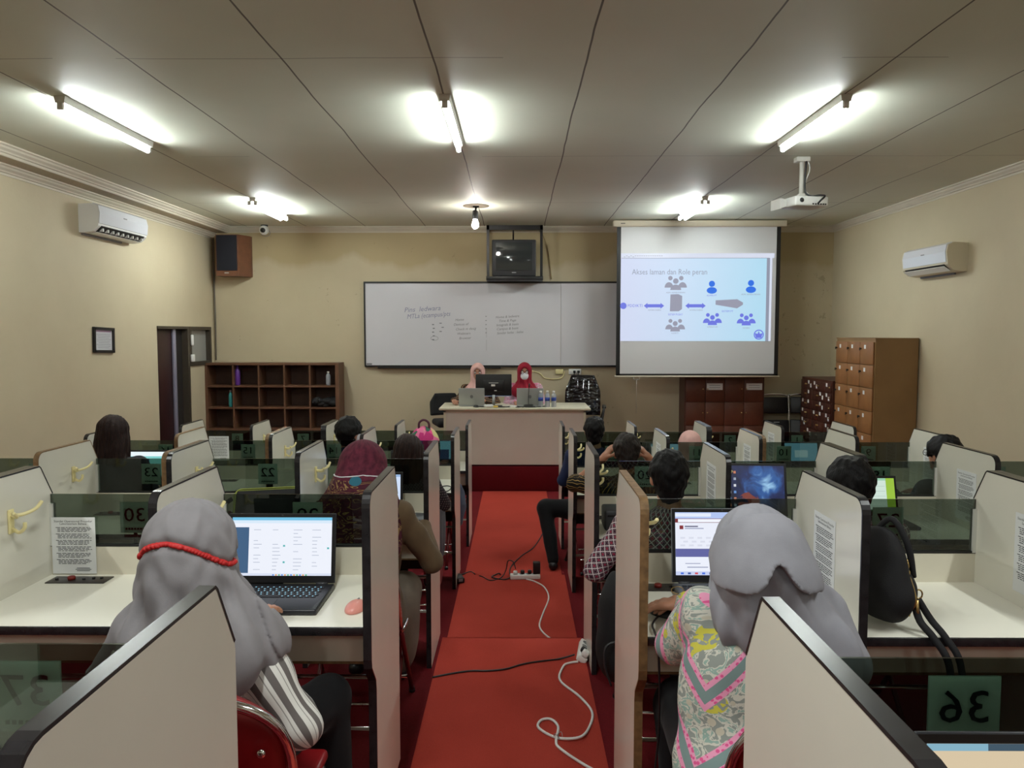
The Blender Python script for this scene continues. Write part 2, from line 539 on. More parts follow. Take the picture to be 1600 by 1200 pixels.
# bulb in a pendant holder
t = empty('pendant_bulb', (-0.50, 9.45, CEIL), 'single lit bulb hanging from a dark ceiling holder left of the television', 'lamp')
MB().lathe([(0.16, -0.006), (0.16, 0.0)][::-1], 24).build('ceiling_rose', mat('stained_disc', lin(150, 138, 120), 0.7), t)
MB().box((0.0, 0, -0.012), (0.075, 0.06, 0.02), 0, 0.006).tube([(0.0, 0, -0.02), (-0.005, 0, -0.06)], 0.012).build('bracket', M['black'], t)
MB().lathe([(0.02, -0.055), (0.034, -0.07), (0.036, -0.16), (0.03, -0.165)][::-1], 18, 0, TR(-0.01, 0, 0)).build('socket', M['dgrey'], t)
MB().lathe([(0.026, -0.165), (0.03, -0.18), (0.042, -0.215), (0.04, -0.25), (0.02, -0.275), (0.002, -0.28)][::-1], 18, 0, TR(-0.01, 0, 0)).build('bulb', emat('bulb_glow', (1, 0.95, 0.88, 1), 160), t)
# ------------------------------------------------------------------ study carrels: two-seat units
PT = 0.024               # panel thickness
UW = 1.33                # unit width
PD = 0.55                # panel depth
def panel_outline():
    pts = [(0.075, 0.0), (0.075, 0.50), (0.068, 0.535), (0.03, 0.575), (0.006, 0.60), (0.0, 0.63)]
    for k in range(6):   # rounded near top corner
        a = PI - PI / 2 * k / 5
        pts.append((0.045 + 0.045 * math.cos(a), 1.105 + 0.045 * math.sin(a)))
    pts += [(0.475, 1.15), (0.483, 1.143), (0.548, 1.035), (0.55, 1.02), (0.55, 0.0)]
    return pts
POUT = panel_outline()
def make_panel(parent, x, edge, hook):
    h = PT / 2
    o = MB().prism(POUT, -h, h, 'X').build('side_panel', M['laminate'], parent)
    o.location = (x, 0, 0)
    # edge band: runs round the near edge, the top and the chamfer
    n = 14
    run = POUT[:n + 1]
    b = MB()
    vs, fs = [], []
    for i, (y, z) in enumerate(run):
        y0, z0 = run[max(i - 1, 0)]
        y1, z1 = run[min(i + 1, len(run) - 1)]
        d = Vector((y1 - y0, z1 - z0)).normalized()
        nx, nz = -d.y, d.x
        for s in (-1, 1):
            vs.append((s * (h + 0.0008), y + nx * 0.002, z + nz * 0.002))
            vs.append((s * (h + 0.0008), y - nx * 0.0035, z - nz * 0.0035))
    for i in range(len(run) - 1):
        a, c = i * 4, i * 4 + 4
        fs += [(a, a + 2, c + 2, c), (a, c, c + 1, a + 1), (a + 2, a + 3, c + 3, c + 2)]
    b.add(vs, fs)
    b.build('edge_band', edge, o)
    if hook:
        q = MB()
        y, z, x0 = 0.30, 1.0, h
        q.box((x0 + 0.004, y, z - 0.012), (0.008, 0.028, 0.085), 0, 0.003)
        q.tube(smooth_path([(x0 + 0.006, y, z + 0.01), (x0 + 0.03, y + 0.02, z + 0.008), (x0 + 0.055, y + 0.055, z + 0.02), (x0 + 0.06, y + 0.085, z + 0.04)]), 0.0065, 8)
        q.tube(smooth_path([(x0 + 0.006, y, z + 0.01), (x0 + 0.035, y - 0.02, z + 0.008), (x0 + 0.06, y - 0.055, z + 0.02), (x0 + 0.065, y - 0.08, z + 0.035)]), 0.0065, 8)
        q.tube(smooth_path([(x0 + 0.006, y, z - 0.035), (x0 + 0.03, y, z - 0.05), (x0 + 0.05, y, z - 0.035), (x0 + 0.052, y, z - 0.015)]), 0.0065, 8)
        q.build('coat_hook', M['hook'], o)
    return o

M['sign_dark'] = mat('acrylic_sign_plate', lin(150, 166, 158), 0.5)
t_ = NT(M['sign_dark'])
sh_ = t_.n('MixShader', ins={0: 0.92, 1: t_.b.outputs[0], 2: t_.n('BsdfTranslucent', ins={0: lin(206, 224, 214)}).outputs[0]})
t_.t.links.new(sh_.outputs[0], t_.out.inputs[0])
M['sign_ink'] = mat('navy_ink', lin(12, 16, 34), 0.5)
GAPS = [(PT, UW / 2 - PT / 2), (UW / 2 + PT / 2, UW - PT)]
def unit_body(parent, edges, hooks=(True, True, False)):
    for x, e, hk in zip((PT / 2, UW / 2, UW - PT / 2), edges, hooks):
        make_panel(parent, x, M[e], hk)
    for x0, x1 in GAPS:
        d = MB().b2((x0, 0.012, 0.705), (x1, 0.525, 0.73)).build('desktop', M['desk_white'], parent)
        MB().b2((x0, 0.006, 0.703), (x1, 0.0125, 0.7305), 0, 0.002).build('edge_band', M['edge_black'], d)
        a = MB().b2((x0, 0.11, 0.575), (x1, 0.126, 0.705)).build('apron', M['apron'], parent)
        MB().b2((x0, 0.108, 0.570), (x1, 0.128, 0.578)).build('edge_band', M['edge_brown'], a)
        MB().b2((x0, 0.500, 0.40), (x1, 0.515, 0.705)).build('modesty_panel', M['dark_ply'], parent)
        k = MB().b2((x0, 0.525, 0.70), (x1, 0.541, 0.838)).build('back_panel', M['apron'], parent)
        MB().b2((x0, 0.524, 0.837), (x1, 0.542, 0.846)).build('gasket', M['black'], k)
        MB().b2((x0 + 0.002, 0.530, 0.844), (x1 - 0.002, 0.535, 1.036)).build('glass_screen', M['tint'], parent)
        for xx in (x0 + 0.006, x1 - 0.006):
            MB().b2((xx - 0.006, 0.521, 0.84), (xx + 0.006, 0.5445, 1.0)).build('glass_channel', M['channel'], parent)
        for z, yy in ((0.37, 0.45), (0.16, 0.47)):
            MB().tube([(x0, yy, z), (x1, yy, z)], 0.0085, 10).build('foot_rail', M['chrome'], parent)
        # plate with a red button let into the desk
        p = MB().box((x0 + 0.145, 0.455, 0.7315), (0.215, 0.075, 0.004), 0, 0.001).build('power_plate', M['plate'], parent)
        MB().lathe([(0.013, 0.733), (0.014, 0.742), (0.011, 0.746)][::-1], 14, 0, TR(x0 + 0.115, 0.455, 0)).build('button', M['redbtn'], p)
        s = MB()
        for q in (0.06, 0.16, 0.19, 0.22):
            s.lathe([(0.006, 0.733), (0.006, 0.738)][::-1], 10, 0, TR(x0 + q, 0.455 + (0.012 if q > 0.17 else 0), 0))
        s.build('jack', M['black'], p)

def add_sign(parent, x, num, z=0.945):
    o = MB().box((x, 0.5395, z), (0.112, 0.005, 0.118), 0, 0.001).build('number_sign', M['sign_dark'], parent)
    b = MB()
    # printed for readers at the front of the room: from behind it reads mirrored
    b.text(str(num), TR(x, 0.5395, z + 0.008) @ RZ(PI) @ RX(PI / 2) @ Matrix.Diagonal((1, 1, 1.6, 1)), 0, 0.074 if num > 9 else 0.08, 1.15)
    for q in range(-3, 4):
        b.box((x + q * 0.011, 0.5395, z - 0.043), (0.007, 0.0062, 0.007))
    b.build('number', M['sign_ink'], o)
    MB().b2((x - 0.006, 0.536, 0.846), (x + 0.006, 0.542, z - 0.058)).build('sign_stem', M['black'], o)

ROWS = {'A': (0.675, 0.63), 'B': (2.31, 2.24), 'C': (3.85, 3.78), 'D': (5.45, 5.38), 'E': (7.0, 6.92)}
XRIGHT = {'A': 0.36, 'B': 0.365, 'C': 0.385, 'D': 0.40, 'E': 0.41}
ROWNAME = {'A': 'nearest row', 'B': 'second row', 'C': 'third row', 'D': 'fourth row', 'E': 'farthest row'}
NUMS = {'A': 40, 'B': 32, 'C': 24, 'D': 16, 'E': 8}
EDGES = {('B', 'R', 0): ('edge_brown', 'edge_black', 'edge_black'), ('C', 'L', 1): ('edge_black', 'edge_brown', 'edge_brown'),
         ('D', 'R', 1): ('edge_brown', 'edge_black', 'edge_black'), ('D', 'L', 1): ('edge_black', 'edge_brown', 'edge_brown')}
UNITX = {}
def make_unit(row, side, k):
    y0 = ROWS[row][0 if side == 'L' else 1]
    x0 = ((-0.462 if row == 'A' else -0.45) - UW * (k + 1)) if side == 'L' else (XRIGHT[row] + UW * k)
    where = ('left' if side == 'L' else 'right') + ' of the aisle'
    pos = 'beside the runner' if k == 0 else 'nearer the wall'
    t = empty('study_carrel', (x0, y0, FZ[row] - (0.018 if row == 'A' else 0)), 'white two-seat carrel, %s, %s, %s' % (ROWNAME[row], where, pos), 'carrel', 'two-seat study carrels in stepped rows')
    unit_body(t, EDGES.get((row, side, k), ('edge_black',) * 3), (True, True, side == 'R' and k == 1))
    n = NUMS[row]
    for i, (a, c) in enumerate(GAPS):
        # numbers fall from the left wall to the right wall
        idx = (2 - 2 * k if side == 'L' else 4 + 2 * k) + i
        x = (a + c) / 2
        add_sign(t, x, n - idx)
    UNITX[(row, side, k)] = (x0, y0)
    return t
for row in 'ABCDE':
    for side in 'LR':
        for k in (0, 1):
            if row == 'A' and k == 1:
                continue
            make_unit(row, side, k)
DESK = {r: FZ[r] + 0.73 for r in FZ}

# ------------------------------------------------------------------ rule notices taped to the carrels
def notice(Mx, label, w=0.175, h=0.265, lines=26):
    t = empty('notice_sheet', tuple(Mx.to_translation()), label, 'notice', 'rule notices taped up in the carrels')
    R = Mx.to_3x3().to_4x4()
    b = MB().box((0, 0, 0.0006), (w, h, 0.0012), M=R)
    b.build('sheet', M['paper'], t)
    q = MB()
    s = 0.0125 * w / 0.175
    q.text('Standar Operasional Prosedur', R @ TR(0, h * 0.43, 0.0014) @ Matrix.Diagonal((1, 1, 0.02, 1)), 0, s)
    q.text('Laboratorium Bahasa', R @ TR(0, h * 0.385, 0.0014) @ Matrix.Diagonal((1, 1, 0.02, 1)), 0, s)
    rr = random.Random(int(abs(Mx[0][3]) * 1000))
    y = h * 0.32
    for i in range(lines):
        if y < -h * 0.36:
            break
        x0 = -w * (0.40 if i % 4 == 0 else 0.36)
        x = x0
        end = w * rr.uniform(0.2 if i % 4 == 3 else 0.34, 0.42)
        while x < end:
            l = rr.uniform(0.007, 0.02)
            l = min(l, end - x)
            q.box((x + l / 2, y, 0.0014), (l, h * 0.0095, 0.0006), M=R)
            x += l + 0.0035
        y -= h * (0.024 if i % 4 != 3 else 0.042)
    for i in range(3):
        q.box((w * 0.2, -h * (0.40 + i * 0.024), 0.0014), (w * (0.3 + 0.06 * (i % 2)), h * 0.0095, 0.0006), M=R)
    q.build('printed_text', M['ink'], t)
    return t
def on_panel_left(row, side, k, pi, y, z, label, **kw):
    """notice on the -X face of panel pi of a unit"""
    x0, y0 = UNITX[(row, side, k)]
    px = x0 + (PT / 2, UW / 2, UW - PT / 2)[pi] - PT / 2 - 0.0004
    # local x -> +Y reversed so that it reads from the left side; normal -> -X
    R = Matrix(((0, 0, -1, 0), (-1, 0, 0, 0), (0, 1, 0, 0), (0, 0, 0, 1)))
    return notice(TR(px, y0 + y, FZ[row] + z) @ R, label, **kw)
on_panel_left('B', 'R', 0, 1, 0.27, 0.905, 'taped rule notice on the white panel right of the pastel-dressed person')
on_panel_left('B', 'R', 0, 2, 0.22, 0.91, 'taped rule notice at the right edge of the photo, second row')
on_panel_left('C', 'R', 0, 0 + 1, 0.29, 0.93, 'taped rule notice on the panel left of the dark wallpaper laptop', w=0.19)
on_panel_left('C', 'R', 0, 2, 0.21, 0.90, 'taped rule notice on the panel just left of the person with thick black hair')
on_panel_left('C', 'R', 1, 1, 0.24, 0.90, 'taped rule notice on the third row panel in front of the farthest right person')
on_panel_left('D', 'R', 0, 1, 0.30, 0.93, 'small taped notice on the panel right of the man holding his head')
on_panel_left('D', 'R', 0, 2, 0.28, 0.92, 'taped rule notice on the fourth row double panel with the raw wood edge')
on_panel_left('D', 'R', 1, 1, 0.28, 0.92, 'taped rule notice on the fourth row panel, below the black folded chairs') if False else None
on_panel_left('E', 'R', 1, 0, 0.28, 0.92, 'taped rule notice on a far panel in front of the small-door cabinet') if False else None
on_panel_left('E', 'R', 1, 1, 0.28, 0.93, 'taped notice on the far row panel in front of the dark small-door cabinet')
on_panel_left('D', 'R', 1, 2, 0.24, 0.90, 'taped notice on the panel beside the farthest right person in glasses')
def on_glass(row, side, k, gi, dx, z, label, yoff=0.524, **kw):
    x0, y0 = UNITX[(row, side, k)]
    return notice(TR(x0 + GAPS[gi][0] + dx, y0 + yoff - 0.0005, FZ[row] + z) @ RX(PI / 2), label, **kw)
on_glass('B', 'L', 0, 0, 0.09, 0.842, 'white rule notice sheet taped over the smoked glass, far left second row', w=0.165, h=0.215, yoff=0.521)
on_glass('C', 'L', 0, 0, 0.02, 0.97, 'white rule notice standing at the glass behind the number twenty-two carrel', w=0.13, h=0.18, yoff=0.521) if False else None
on_glass('D', 'L', 1, 1, 0.49, 1.0, 'white rule notice sheet beside the sixteen and fifteen signs, fourth row left', w=0.15, h=0.20, yoff=0.521) if False else None
x0, y0 = UNITX[('D', 'L', 0)]
notice(TR(x0 - 0.56, y0 + 0.52, FZ['D'] + 0.975) @ RX(PI / 2), 'white rule notice sheet on the fourth row glass near the brown shelf', w=0.155, h=0.19)
# ------------------------------------------------------------------ front of the room
PZ = 0.315
# teacher desk
t = empty('teacher_desk', (-0.03, 9.62, PZ), 'long white teacher desk on the red podium at the front', 'desk')
M['desk_cream'] = mat('cream_board', lin(216, 206, 194), 0.4, var=0.03, vscale=2)
M['top_cream'] = mat('cream_top', lin(214, 208, 184), 0.35)
MB().b2((-0.95, -0.06, 0.715), (0.95, 0.72, 0.745), 0, 0.008).build('tabletop', M['top_cream'], t)
MB().b2((-0.865, 0.01, 0.02), (0.865, 0.03, 0.70)).build('front_panel', M['desk_cream'], t)
f = MB()
f.b2((-0.895, -0.005, 0.0), (-0.865, 0.04, 0.715)).b2((0.865, -0.005, 0.0), (0.895, 0.04, 0.715)).b2((-0.895, -0.005, 0.685), (0.895, 0.04, 0.715))
f.build('frame', M['top_cream'], t)
for sx in (-0.88, 0.88):
    MB().b2((sx - 0.012, 0.04, 0.0), (sx + 0.012, 0.66, 0.715)).build('side_panel', M['desk_cream'], t)
DT = PZ + 0.745
DX, DY = -0.03, 9.62

# whiteboard
t = empty('whiteboard', (-2.24, 11.29, 1.50), 'long wall-mounted whiteboard with faint handwriting behind the teacher desk', 'whiteboard')
M['board'] = mat('whiteboard_enamel', lin(214, 214, 220), 0.14, var=0.02, vscale=1.5)
M['ink_blue'] = mat('faded_blue_ink', lin(134, 138, 168), 0.5)
M['ink_grey'] = mat('faded_grey_ink', lin(120, 122, 130), 0.5)
BWD, BHT = 4.55, 1.245
MB().b2((0.02, -0.03, 0.02), (BWD / 2 + 0.6, 0, BHT - 0.02)).b2((BWD / 2 + 0.604, -0.03, 0.02), (BWD - 0.02, 0, BHT - 0.02)).build('writing_surface', M['board'], t)
f = MB()
f.b2((0, -0.04, 0), (BWD, 0, 0.025)).b2((0, -0.04, BHT - 0.025), (BWD, 0, BHT)).b2((0, -0.04, 0.02), (0.022, 0, BHT - 0.02)).b2((BWD - 0.022, -0.04, 0.02), (BWD, 0, BHT - 0.02))
f.b2((0.2, -0.07, -0.02), (2.0, -0.035, 0.0))
f.build('frame', M['black'], t)
def scribble(txt, x, z, size, m, parent, tilt=0.06, sx=1.0):
    q = MB().text(txt, TR(x, -0.0308, z) @ RX(PI / 2) @ RZ(tilt) @ Matrix.Diagonal((1, 1, 0.01, 1)) @ Matrix(((1, 0.25, 0, 0), (0, 1, 0, 0), (0, 0, 1, 0), (0, 0, 0, 1))), 0, size, sx)
    return q.build('handwriting', m, parent)
scribble('Pins  ledwara', 0.86, 0.845, 0.10, M['ink_blue'], t)
scribble('MTLa (ecampus/pts', 0.95, 0.755, 0.095, M['ink_blue'], t, 0.07, 0.85)
for i, s_ in enumerate(['Home', 'Devices of', 'Check m desig', 'Webinars', 'Browser']):
    scribble(s_, 1.40 + 0.05 * (i == 2) + 0.02 * i, 0.69 - i * 0.067, 0.05, M['ink_grey'], t, 0.05)
for i, s_ in enumerate(['Home & ledware', 'Time & Page', 'Integrals & basis', 'Campus & basis', 'Similar kelas : kelas']):
    scribble(s_, 2.10 + 0.04 * (i == 4), 0.735 - i * 0.058, 0.05, M['ink_grey'], t, 0.06)
q = MB()
for i in range(5):
    q.box((1.785, -0.0308, 0.74 - i * 0.06), (0.016, 0.001, 0.012))
    q.box((1.01 + 0.01 * (i % 2), -0.0308, 0.62 - i * 0.055), (0.03, 0.001, 0.014)).box((1.12 + 0.03 * (i % 2), -0.0308, 0.64 - i * 0.06), (0.035 if i < 3 else 0.001, 0.001, 0.012))
q.tube([(1.03 + 0.055 * math.cos(a), -0.0308, 0.42 + 0.03 * math.sin(a)) for a in [k * PI / 9 for k in range(18)]], 0.0025, 5, closed=True)
q.box((1.79, -0.0308, 0.32), (0.003, 0.001, 0.16)).box((1.79, -0.0308, 0.5), (0.003, 0.001, 0.14))
q.build('tally_marks', M['ink_grey'], t)
MB().b2((0.03, -0.033, 0.03), (0.11, -0.0305, 0.055)).build('maker_plate', M['grey'], t)

# projection screen
t = empty('projection_screen', (2.49, 10.62, 1.385), 'large pull-down projection screen showing a blue slide with people icons', 'screen')
M['scr_grey'] = mat('screen_fabric', lin(206, 206, 208), 0.75)
M['scr_case'] = mat('screen_case', lin(206, 196, 176), 0.45)
c = MB().box((0, 0, 2.10), (2.36, 0.085, 0.085), 0, 0.012).build('roller_case', M['scr_case'], t)
MB().b2((-1.08, -0.045, 2.095), (-1.02, -0.0425, 2.105)).build('maker_plate', M['dgrey'], c)
MB().b2((-1.075, -0.001, 0.045), (1.06, 0.001, 2.07)).build('fabric', M['scr_grey'], t)
f = MB()
f.b2((-1.125, -0.002, 0.02), (-1.07, 0.002, 2.07)).b2((1.055, -0.002, 0.02), (1.11, 0.002, 2.07)).b2((-1.125, -0.002, 0.02), (1.11, 0.002, 0.05))
f.build('black_border', M['black'], t)
w = MB().tube([(-1.14, 0, 0.012), (1.13, 0, 0.012)], 0.013, 10).build('weight_bar', M['scr_case'], t)
MB().tube([(-0.88, -0.015, 0.0), (-0.88, -0.015, -0.03), (-0.80, -0.015, -0.03), (-0.80, -0.015, 0.0)], 0.005, 6).tube([(-0.84, -0.015, -0.03), (-0.84, -0.015, -0.5)], 0.002, 5).build('pull_handle', M['silver'], w)
# the projected slide: the projector's light is put into a glowing sheet over the fabric
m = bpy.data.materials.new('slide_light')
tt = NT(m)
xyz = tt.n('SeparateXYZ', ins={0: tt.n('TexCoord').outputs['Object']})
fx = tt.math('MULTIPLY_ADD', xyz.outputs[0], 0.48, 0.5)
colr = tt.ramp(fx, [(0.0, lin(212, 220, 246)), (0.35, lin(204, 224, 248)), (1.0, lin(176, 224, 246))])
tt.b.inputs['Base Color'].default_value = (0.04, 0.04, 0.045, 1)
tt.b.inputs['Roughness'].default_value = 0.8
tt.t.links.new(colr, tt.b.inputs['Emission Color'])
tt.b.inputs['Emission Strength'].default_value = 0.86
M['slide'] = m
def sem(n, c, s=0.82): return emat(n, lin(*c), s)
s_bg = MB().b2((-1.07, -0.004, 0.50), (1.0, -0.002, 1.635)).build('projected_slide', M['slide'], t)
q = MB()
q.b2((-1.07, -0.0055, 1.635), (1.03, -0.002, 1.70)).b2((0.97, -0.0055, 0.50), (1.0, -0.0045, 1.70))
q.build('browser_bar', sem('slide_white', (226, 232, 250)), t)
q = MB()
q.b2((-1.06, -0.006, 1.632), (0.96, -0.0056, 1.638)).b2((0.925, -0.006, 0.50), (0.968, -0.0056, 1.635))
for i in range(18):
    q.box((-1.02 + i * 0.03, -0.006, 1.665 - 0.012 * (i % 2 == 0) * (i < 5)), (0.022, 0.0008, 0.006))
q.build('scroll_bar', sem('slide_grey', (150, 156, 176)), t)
def slide_text(txt, x, z, size, m, sx=1.0):
    return MB().text(txt, TR(x, -0.0052, z) @ RX(PI / 2) @ Matrix.Diagonal((1, 1, 0.01, 1)), 0, size, sx).build('slide_text', m, t)
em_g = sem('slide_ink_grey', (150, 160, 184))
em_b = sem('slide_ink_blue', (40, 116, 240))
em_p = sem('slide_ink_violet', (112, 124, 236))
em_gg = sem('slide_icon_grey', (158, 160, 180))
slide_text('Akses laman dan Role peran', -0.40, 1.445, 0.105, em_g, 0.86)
def disc(q, x, z, r, y=-0.0056, n=18, rz=None, half=False):
    rz = rz or r
    pts = [(x + r * math.cos(2 * PI * k / n), z + rz * math.sin(2 * PI * k / n)) for k in range(n)]
    if half:
        pts = [(x + r * math.cos(PI * k / n), z + rz * math.sin(PI * k / n)) for k in range(n + 1)]
    return q.prism(pts, y, y + 0.001, 'Y')
def trio(x, z, s, m):
    q = MB()
    for dx, dz, k in ((-0.055, 0.03, 0.8), (0.055, 0.03, 0.8), (0, 0, 1)):
        y = -0.0056 - (0.0006 if k == 1 else 0)
        disc(q, x + dx * s, z + (0.035 + dz) * s, 0.028 * k * s, y)
        disc(q, x + dx * s * 1.25, z + (-0.055 + dz * 0.8) * s, 0.055 * k * s, y, 14, 0.055 * s, True)
    q.build('people_icon', m, t)
def single(x, z, s, m):
    q = MB()
    disc(q, x, z + 0.045 * s, 0.042 * s)
    disc(q, x, z - 0.045 * s, 0.07 * s, n=22, rz=0.045 * s)
    q.build('person_icon', m, t)
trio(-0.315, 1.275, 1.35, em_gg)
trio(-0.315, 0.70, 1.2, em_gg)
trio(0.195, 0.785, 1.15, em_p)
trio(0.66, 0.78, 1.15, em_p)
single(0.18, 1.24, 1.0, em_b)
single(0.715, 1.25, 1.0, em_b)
def arrow(x0, x1, z):
    q = MB().prism([(x0, z), (x0 + 0.05, z + 0.04), (x0 + 0.05, z + 0.022), (x1 - 0.05, z + 0.022), (x1 - 0.05, z + 0.04), (x1, z), (x1 - 0.05, z - 0.04), (x1 - 0.05, z - 0.022), (x0 + 0.05, z - 0.022), (x0 + 0.05, z - 0.04)], -0.0056, -0.0046, 'Y')
    q.build('double_arrow', em_p, t)
arrow(-0.75, -0.47, 0.985)
arrow(-0.18, 0.10, 0.985)
q = MB()
q.prism([(-0.39, 0.91), (-0.27, 0.91), (-0.225, 0.94), (-0.225, 1.12), (-0.28, 1.145), (-0.385, 1.14)], -0.0056, -0.0046, 'Y')
q.build('server_tower', em_gg, t)
q = MB()
q.prism([(0.235, 1.0), (0.235, 1.06), (0.53, 1.075), (0.61, 1.03), (0.61, 1.0), (0.53, 0.95)], -0.0056, -0.0046, 'Y')
q.build('server_rack', em_gg, t)
q = MB()
disc(q, -1.03, 0.985, 0.045)
q.build('logo_disc', em_p, t)
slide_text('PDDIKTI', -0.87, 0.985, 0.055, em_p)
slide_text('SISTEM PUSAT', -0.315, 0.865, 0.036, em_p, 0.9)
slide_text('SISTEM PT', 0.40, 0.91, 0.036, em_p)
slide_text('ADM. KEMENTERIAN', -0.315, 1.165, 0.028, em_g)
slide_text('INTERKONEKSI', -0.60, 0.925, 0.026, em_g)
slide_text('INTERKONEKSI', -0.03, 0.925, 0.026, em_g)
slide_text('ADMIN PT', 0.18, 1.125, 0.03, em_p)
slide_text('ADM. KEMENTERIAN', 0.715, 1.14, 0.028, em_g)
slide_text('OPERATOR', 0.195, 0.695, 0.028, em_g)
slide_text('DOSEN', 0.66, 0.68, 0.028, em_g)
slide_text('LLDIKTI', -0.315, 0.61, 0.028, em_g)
q = MB()
q.tube([(0.835 + 0.062 * math.cos(k * PI / 12), -0.0055, 0.59 + 0.062 * math.sin(k * PI / 12)) for k in range(24)], 0.008, 6, closed=True)
q.prism([(0.78, 0.61), (0.82, 0.60), (0.835, 0.64), (0.85, 0.60), (0.89, 0.61), (0.87, 0.545), (0.80, 0.545)], -0.0056, -0.0046, 'Y')
q.build('round_emblem', em_p, t)

# television in its wall bracket
t = empty('television_bracket', (-0.035, 11.28, 2.72), 'black steel wall bracket holding the old television', 'bracket')
q = MB()
q.b2((-0.40, -0.42, 0.02), (0.40, 0.0, 0.075), 0, 0.006)
q.build('shelf', M['black'], t)
q = MB()
for sx in (-0.375, 0.375):
    q.b2((sx - 0.018, -0.40, 0.07), (sx + 0.018, -0.36, 0.76))
q.b2((-0.395, -0.40, 0.72), (0.395, -0.36, 0.785)).b2((-0.395, -0.40, 0.74), (-0.36, 0.0, 0.785)).b2((0.36, -0.40, 0.74), (0.395, 0.0, 0.785))
q.tube([(-0.02, -0.38, 0.75), (-0.02, -0.3, 0.58)], 0.012)
q.build('frame', M['black'], t)
t = empty('television', (-0.045, 10.93, 2.797), 'old boxy black tube television high on the front wall', 'television')
q = MB().box((0, 0, 0.255), (0.62, 0.06, 0.51), 0, 0.015)
q.add([(-0.29, 0.03, 0.03), (0.29, 0.03, 0.03), (0.29, 0.03, 0.49), (-0.29, 0.03, 0.49), (-0.17, 0.30, 0.06), (0.17, 0.30, 0.06), (0.17, 0.30, 0.38), (-0.17, 0.30, 0.38)], [(0, 1, 5, 4), (1, 2, 6, 5), (2, 3, 7, 6), (3, 0, 4, 7), (4, 5, 6, 7)])
q.build('cabinet', M['dgrey'], t)
vs, fs = [], []
for i in range(13):
    for k in range(11):
        u, v = i / 6 - 1, k / 5 - 1
        vs.append((u * 0.255, -0.032 - 0.022 * (1 - 0.5 * u * u - 0.5 * v * v), 0.275 + v * 0.195))
for i in range(12):
    for k in range(10):
        a = i * 11 + k
        fs.append((a, a + 1, a + 12, a + 11))
MB().add(vs, fs, 0, True).build('picture_tube', mat('tube_glass', lin(44, 50, 52), 0.06, spec=0.8), t)
MB().b2((-0.03, -0.033, 0.045), (0.03, -0.03, 0.055)).build('maker_plate', M['silver'], t)

# wall speaker
t = empty('wall_speaker', (-4.07, 11.30, 2.81), 'brown wooden loudspeaker with dark grille high in the back left corner', 'speaker')
M['walnut'] = mat('walnut_veneer', lin(108, 68, 46), 0.45, var=0.15, vscale=12)
q = MB().prism([(-0.22, -0.30), (0.105, -0.30), (0.20, -0.06), (0.20, 0.0), (-0.22, 0.0)], 0.0, 0.585, 'Z')
q.build('cabinet', M['walnut'], t)
MB().b2((-0.205, -0.315, 0.075), (0.085, -0.30, 0.575), 0, 0.006).build('grille', mat('navy_grille', lin(20, 22, 32), 0.9), t)
MB().b2((-0.10, -0.303, 0.035), (-0.04, -0.30, 0.05)).build('maker_plate', M['silver'], t)
# dome camera
t = empty('security_camera', (-3.62, 11.10, CEIL), 'small white dome security camera under the ceiling beside the brown speaker', 'camera')
MB().lathe([(0.05, -0.02), (0.05, 0.0)], 20).build('mount', M['dgrey'], t)
MB().ell((0, -0.02, -0.075), (0.068, 0.068, 0.068)).build('housing', M['white'], t)
MB().lathe([(0.034, 0), (0.034, 0.02), (0.02, 0.026)], 16, 0, TR(0.005, -0.078, -0.085) @ RX(PI / 2)).build('lens', M['black'], t)
MB().tube(smooth_path([(-0.05, 0.0, -0.09), (-0.04, 0.0, -0.14), (0.03, 0, -0.16), (0.08, 0, -0.12), (0.06, 0, -0.07)]), 0.004, 6).build('cable', M['grey'], t)

# air conditioners
def aircon(loc, rz, label, L, light):
    t = empty('air_conditioner', loc, label, 'air conditioner', 'wall air conditioners', rz)
    # local: length along X, wall at y=0, front toward -y
    q = MB()
    prof = [(0, 0), (0, 0.29), (-0.15, 0.295), (-0.20, 0.27), (-0.215, 0.20), (-0.20, 0.07), (-0.14, 0.015), (-0.06, 0.0)]
    q.prism(prof, -L / 2, L / 2, 'X')
    q.build('body', M['ac_cream'] if light else M['white'], t)
    q = MB()
    q.prism([(-0.152, 0.30), (-0.206, 0.274), (-0.222, 0.20), (-0.212, 0.095), (-0.204, 0.095), (-0.213, 0.20), (-0.198, 0.268), (-0.15, 0.292)], -L / 2 + (0.0 if not light else 0.03), L / 2 - (0.0 if not light else 0.02), 'X')
    q.build('front_panel', M['gloss_white'], t)
    q = MB().prism([(-0.202, 0.075), (-0.206, 0.068), (-0.15, 0.012), (-0.13, 0.016)], -L / 2 + 0.06, L / 2 - 0.06, 'X')
    q.build('air_outlet', M['black'], t)
    q = MB()
    if light:
        q.prism([(-0.21, 0.055), (-0.214, 0.05), (-0.15, 0.005), (-0.146, 0.012)], -L / 2 + 0.05, L / 2 - 0.05, 'X')
    else:
        for k in range(9):
            q.b2((-L / 2 + 0.1 + k * (L - 0.2) / 8 - 0.008, -0.2, 0.02), (-L / 2 + 0.1 + k * (L - 0.2) / 8 + 0.008, -0.16, 0.05))
        q.prism([(-0.15, 0.014), (-0.154, 0.009), (-0.10, -0.004), (-0.09, 0.002)], -L / 2 + 0.06, L / 2 - 0.06, 'X')
    q.build('louver', M['white'], t)
    MB().b2((-0.035, -0.2235, 0.2), (0.035, -0.2215, 0.212)).build('maker_plate', M['grey'], t)
    MB().b2((-L / 2 + 0.04, -0.02, -0.02), (L / 2 - 0.2, 0.0, 0.0)).build('wall_plate', M['grey'], t)
    return t
M['gloss_white'] = mat('gloss_white', lin(222, 224, 230), 0.12)
M['ac_cream'] = mat('aged_cream_plastic', lin(206, 196, 170), 0.4)
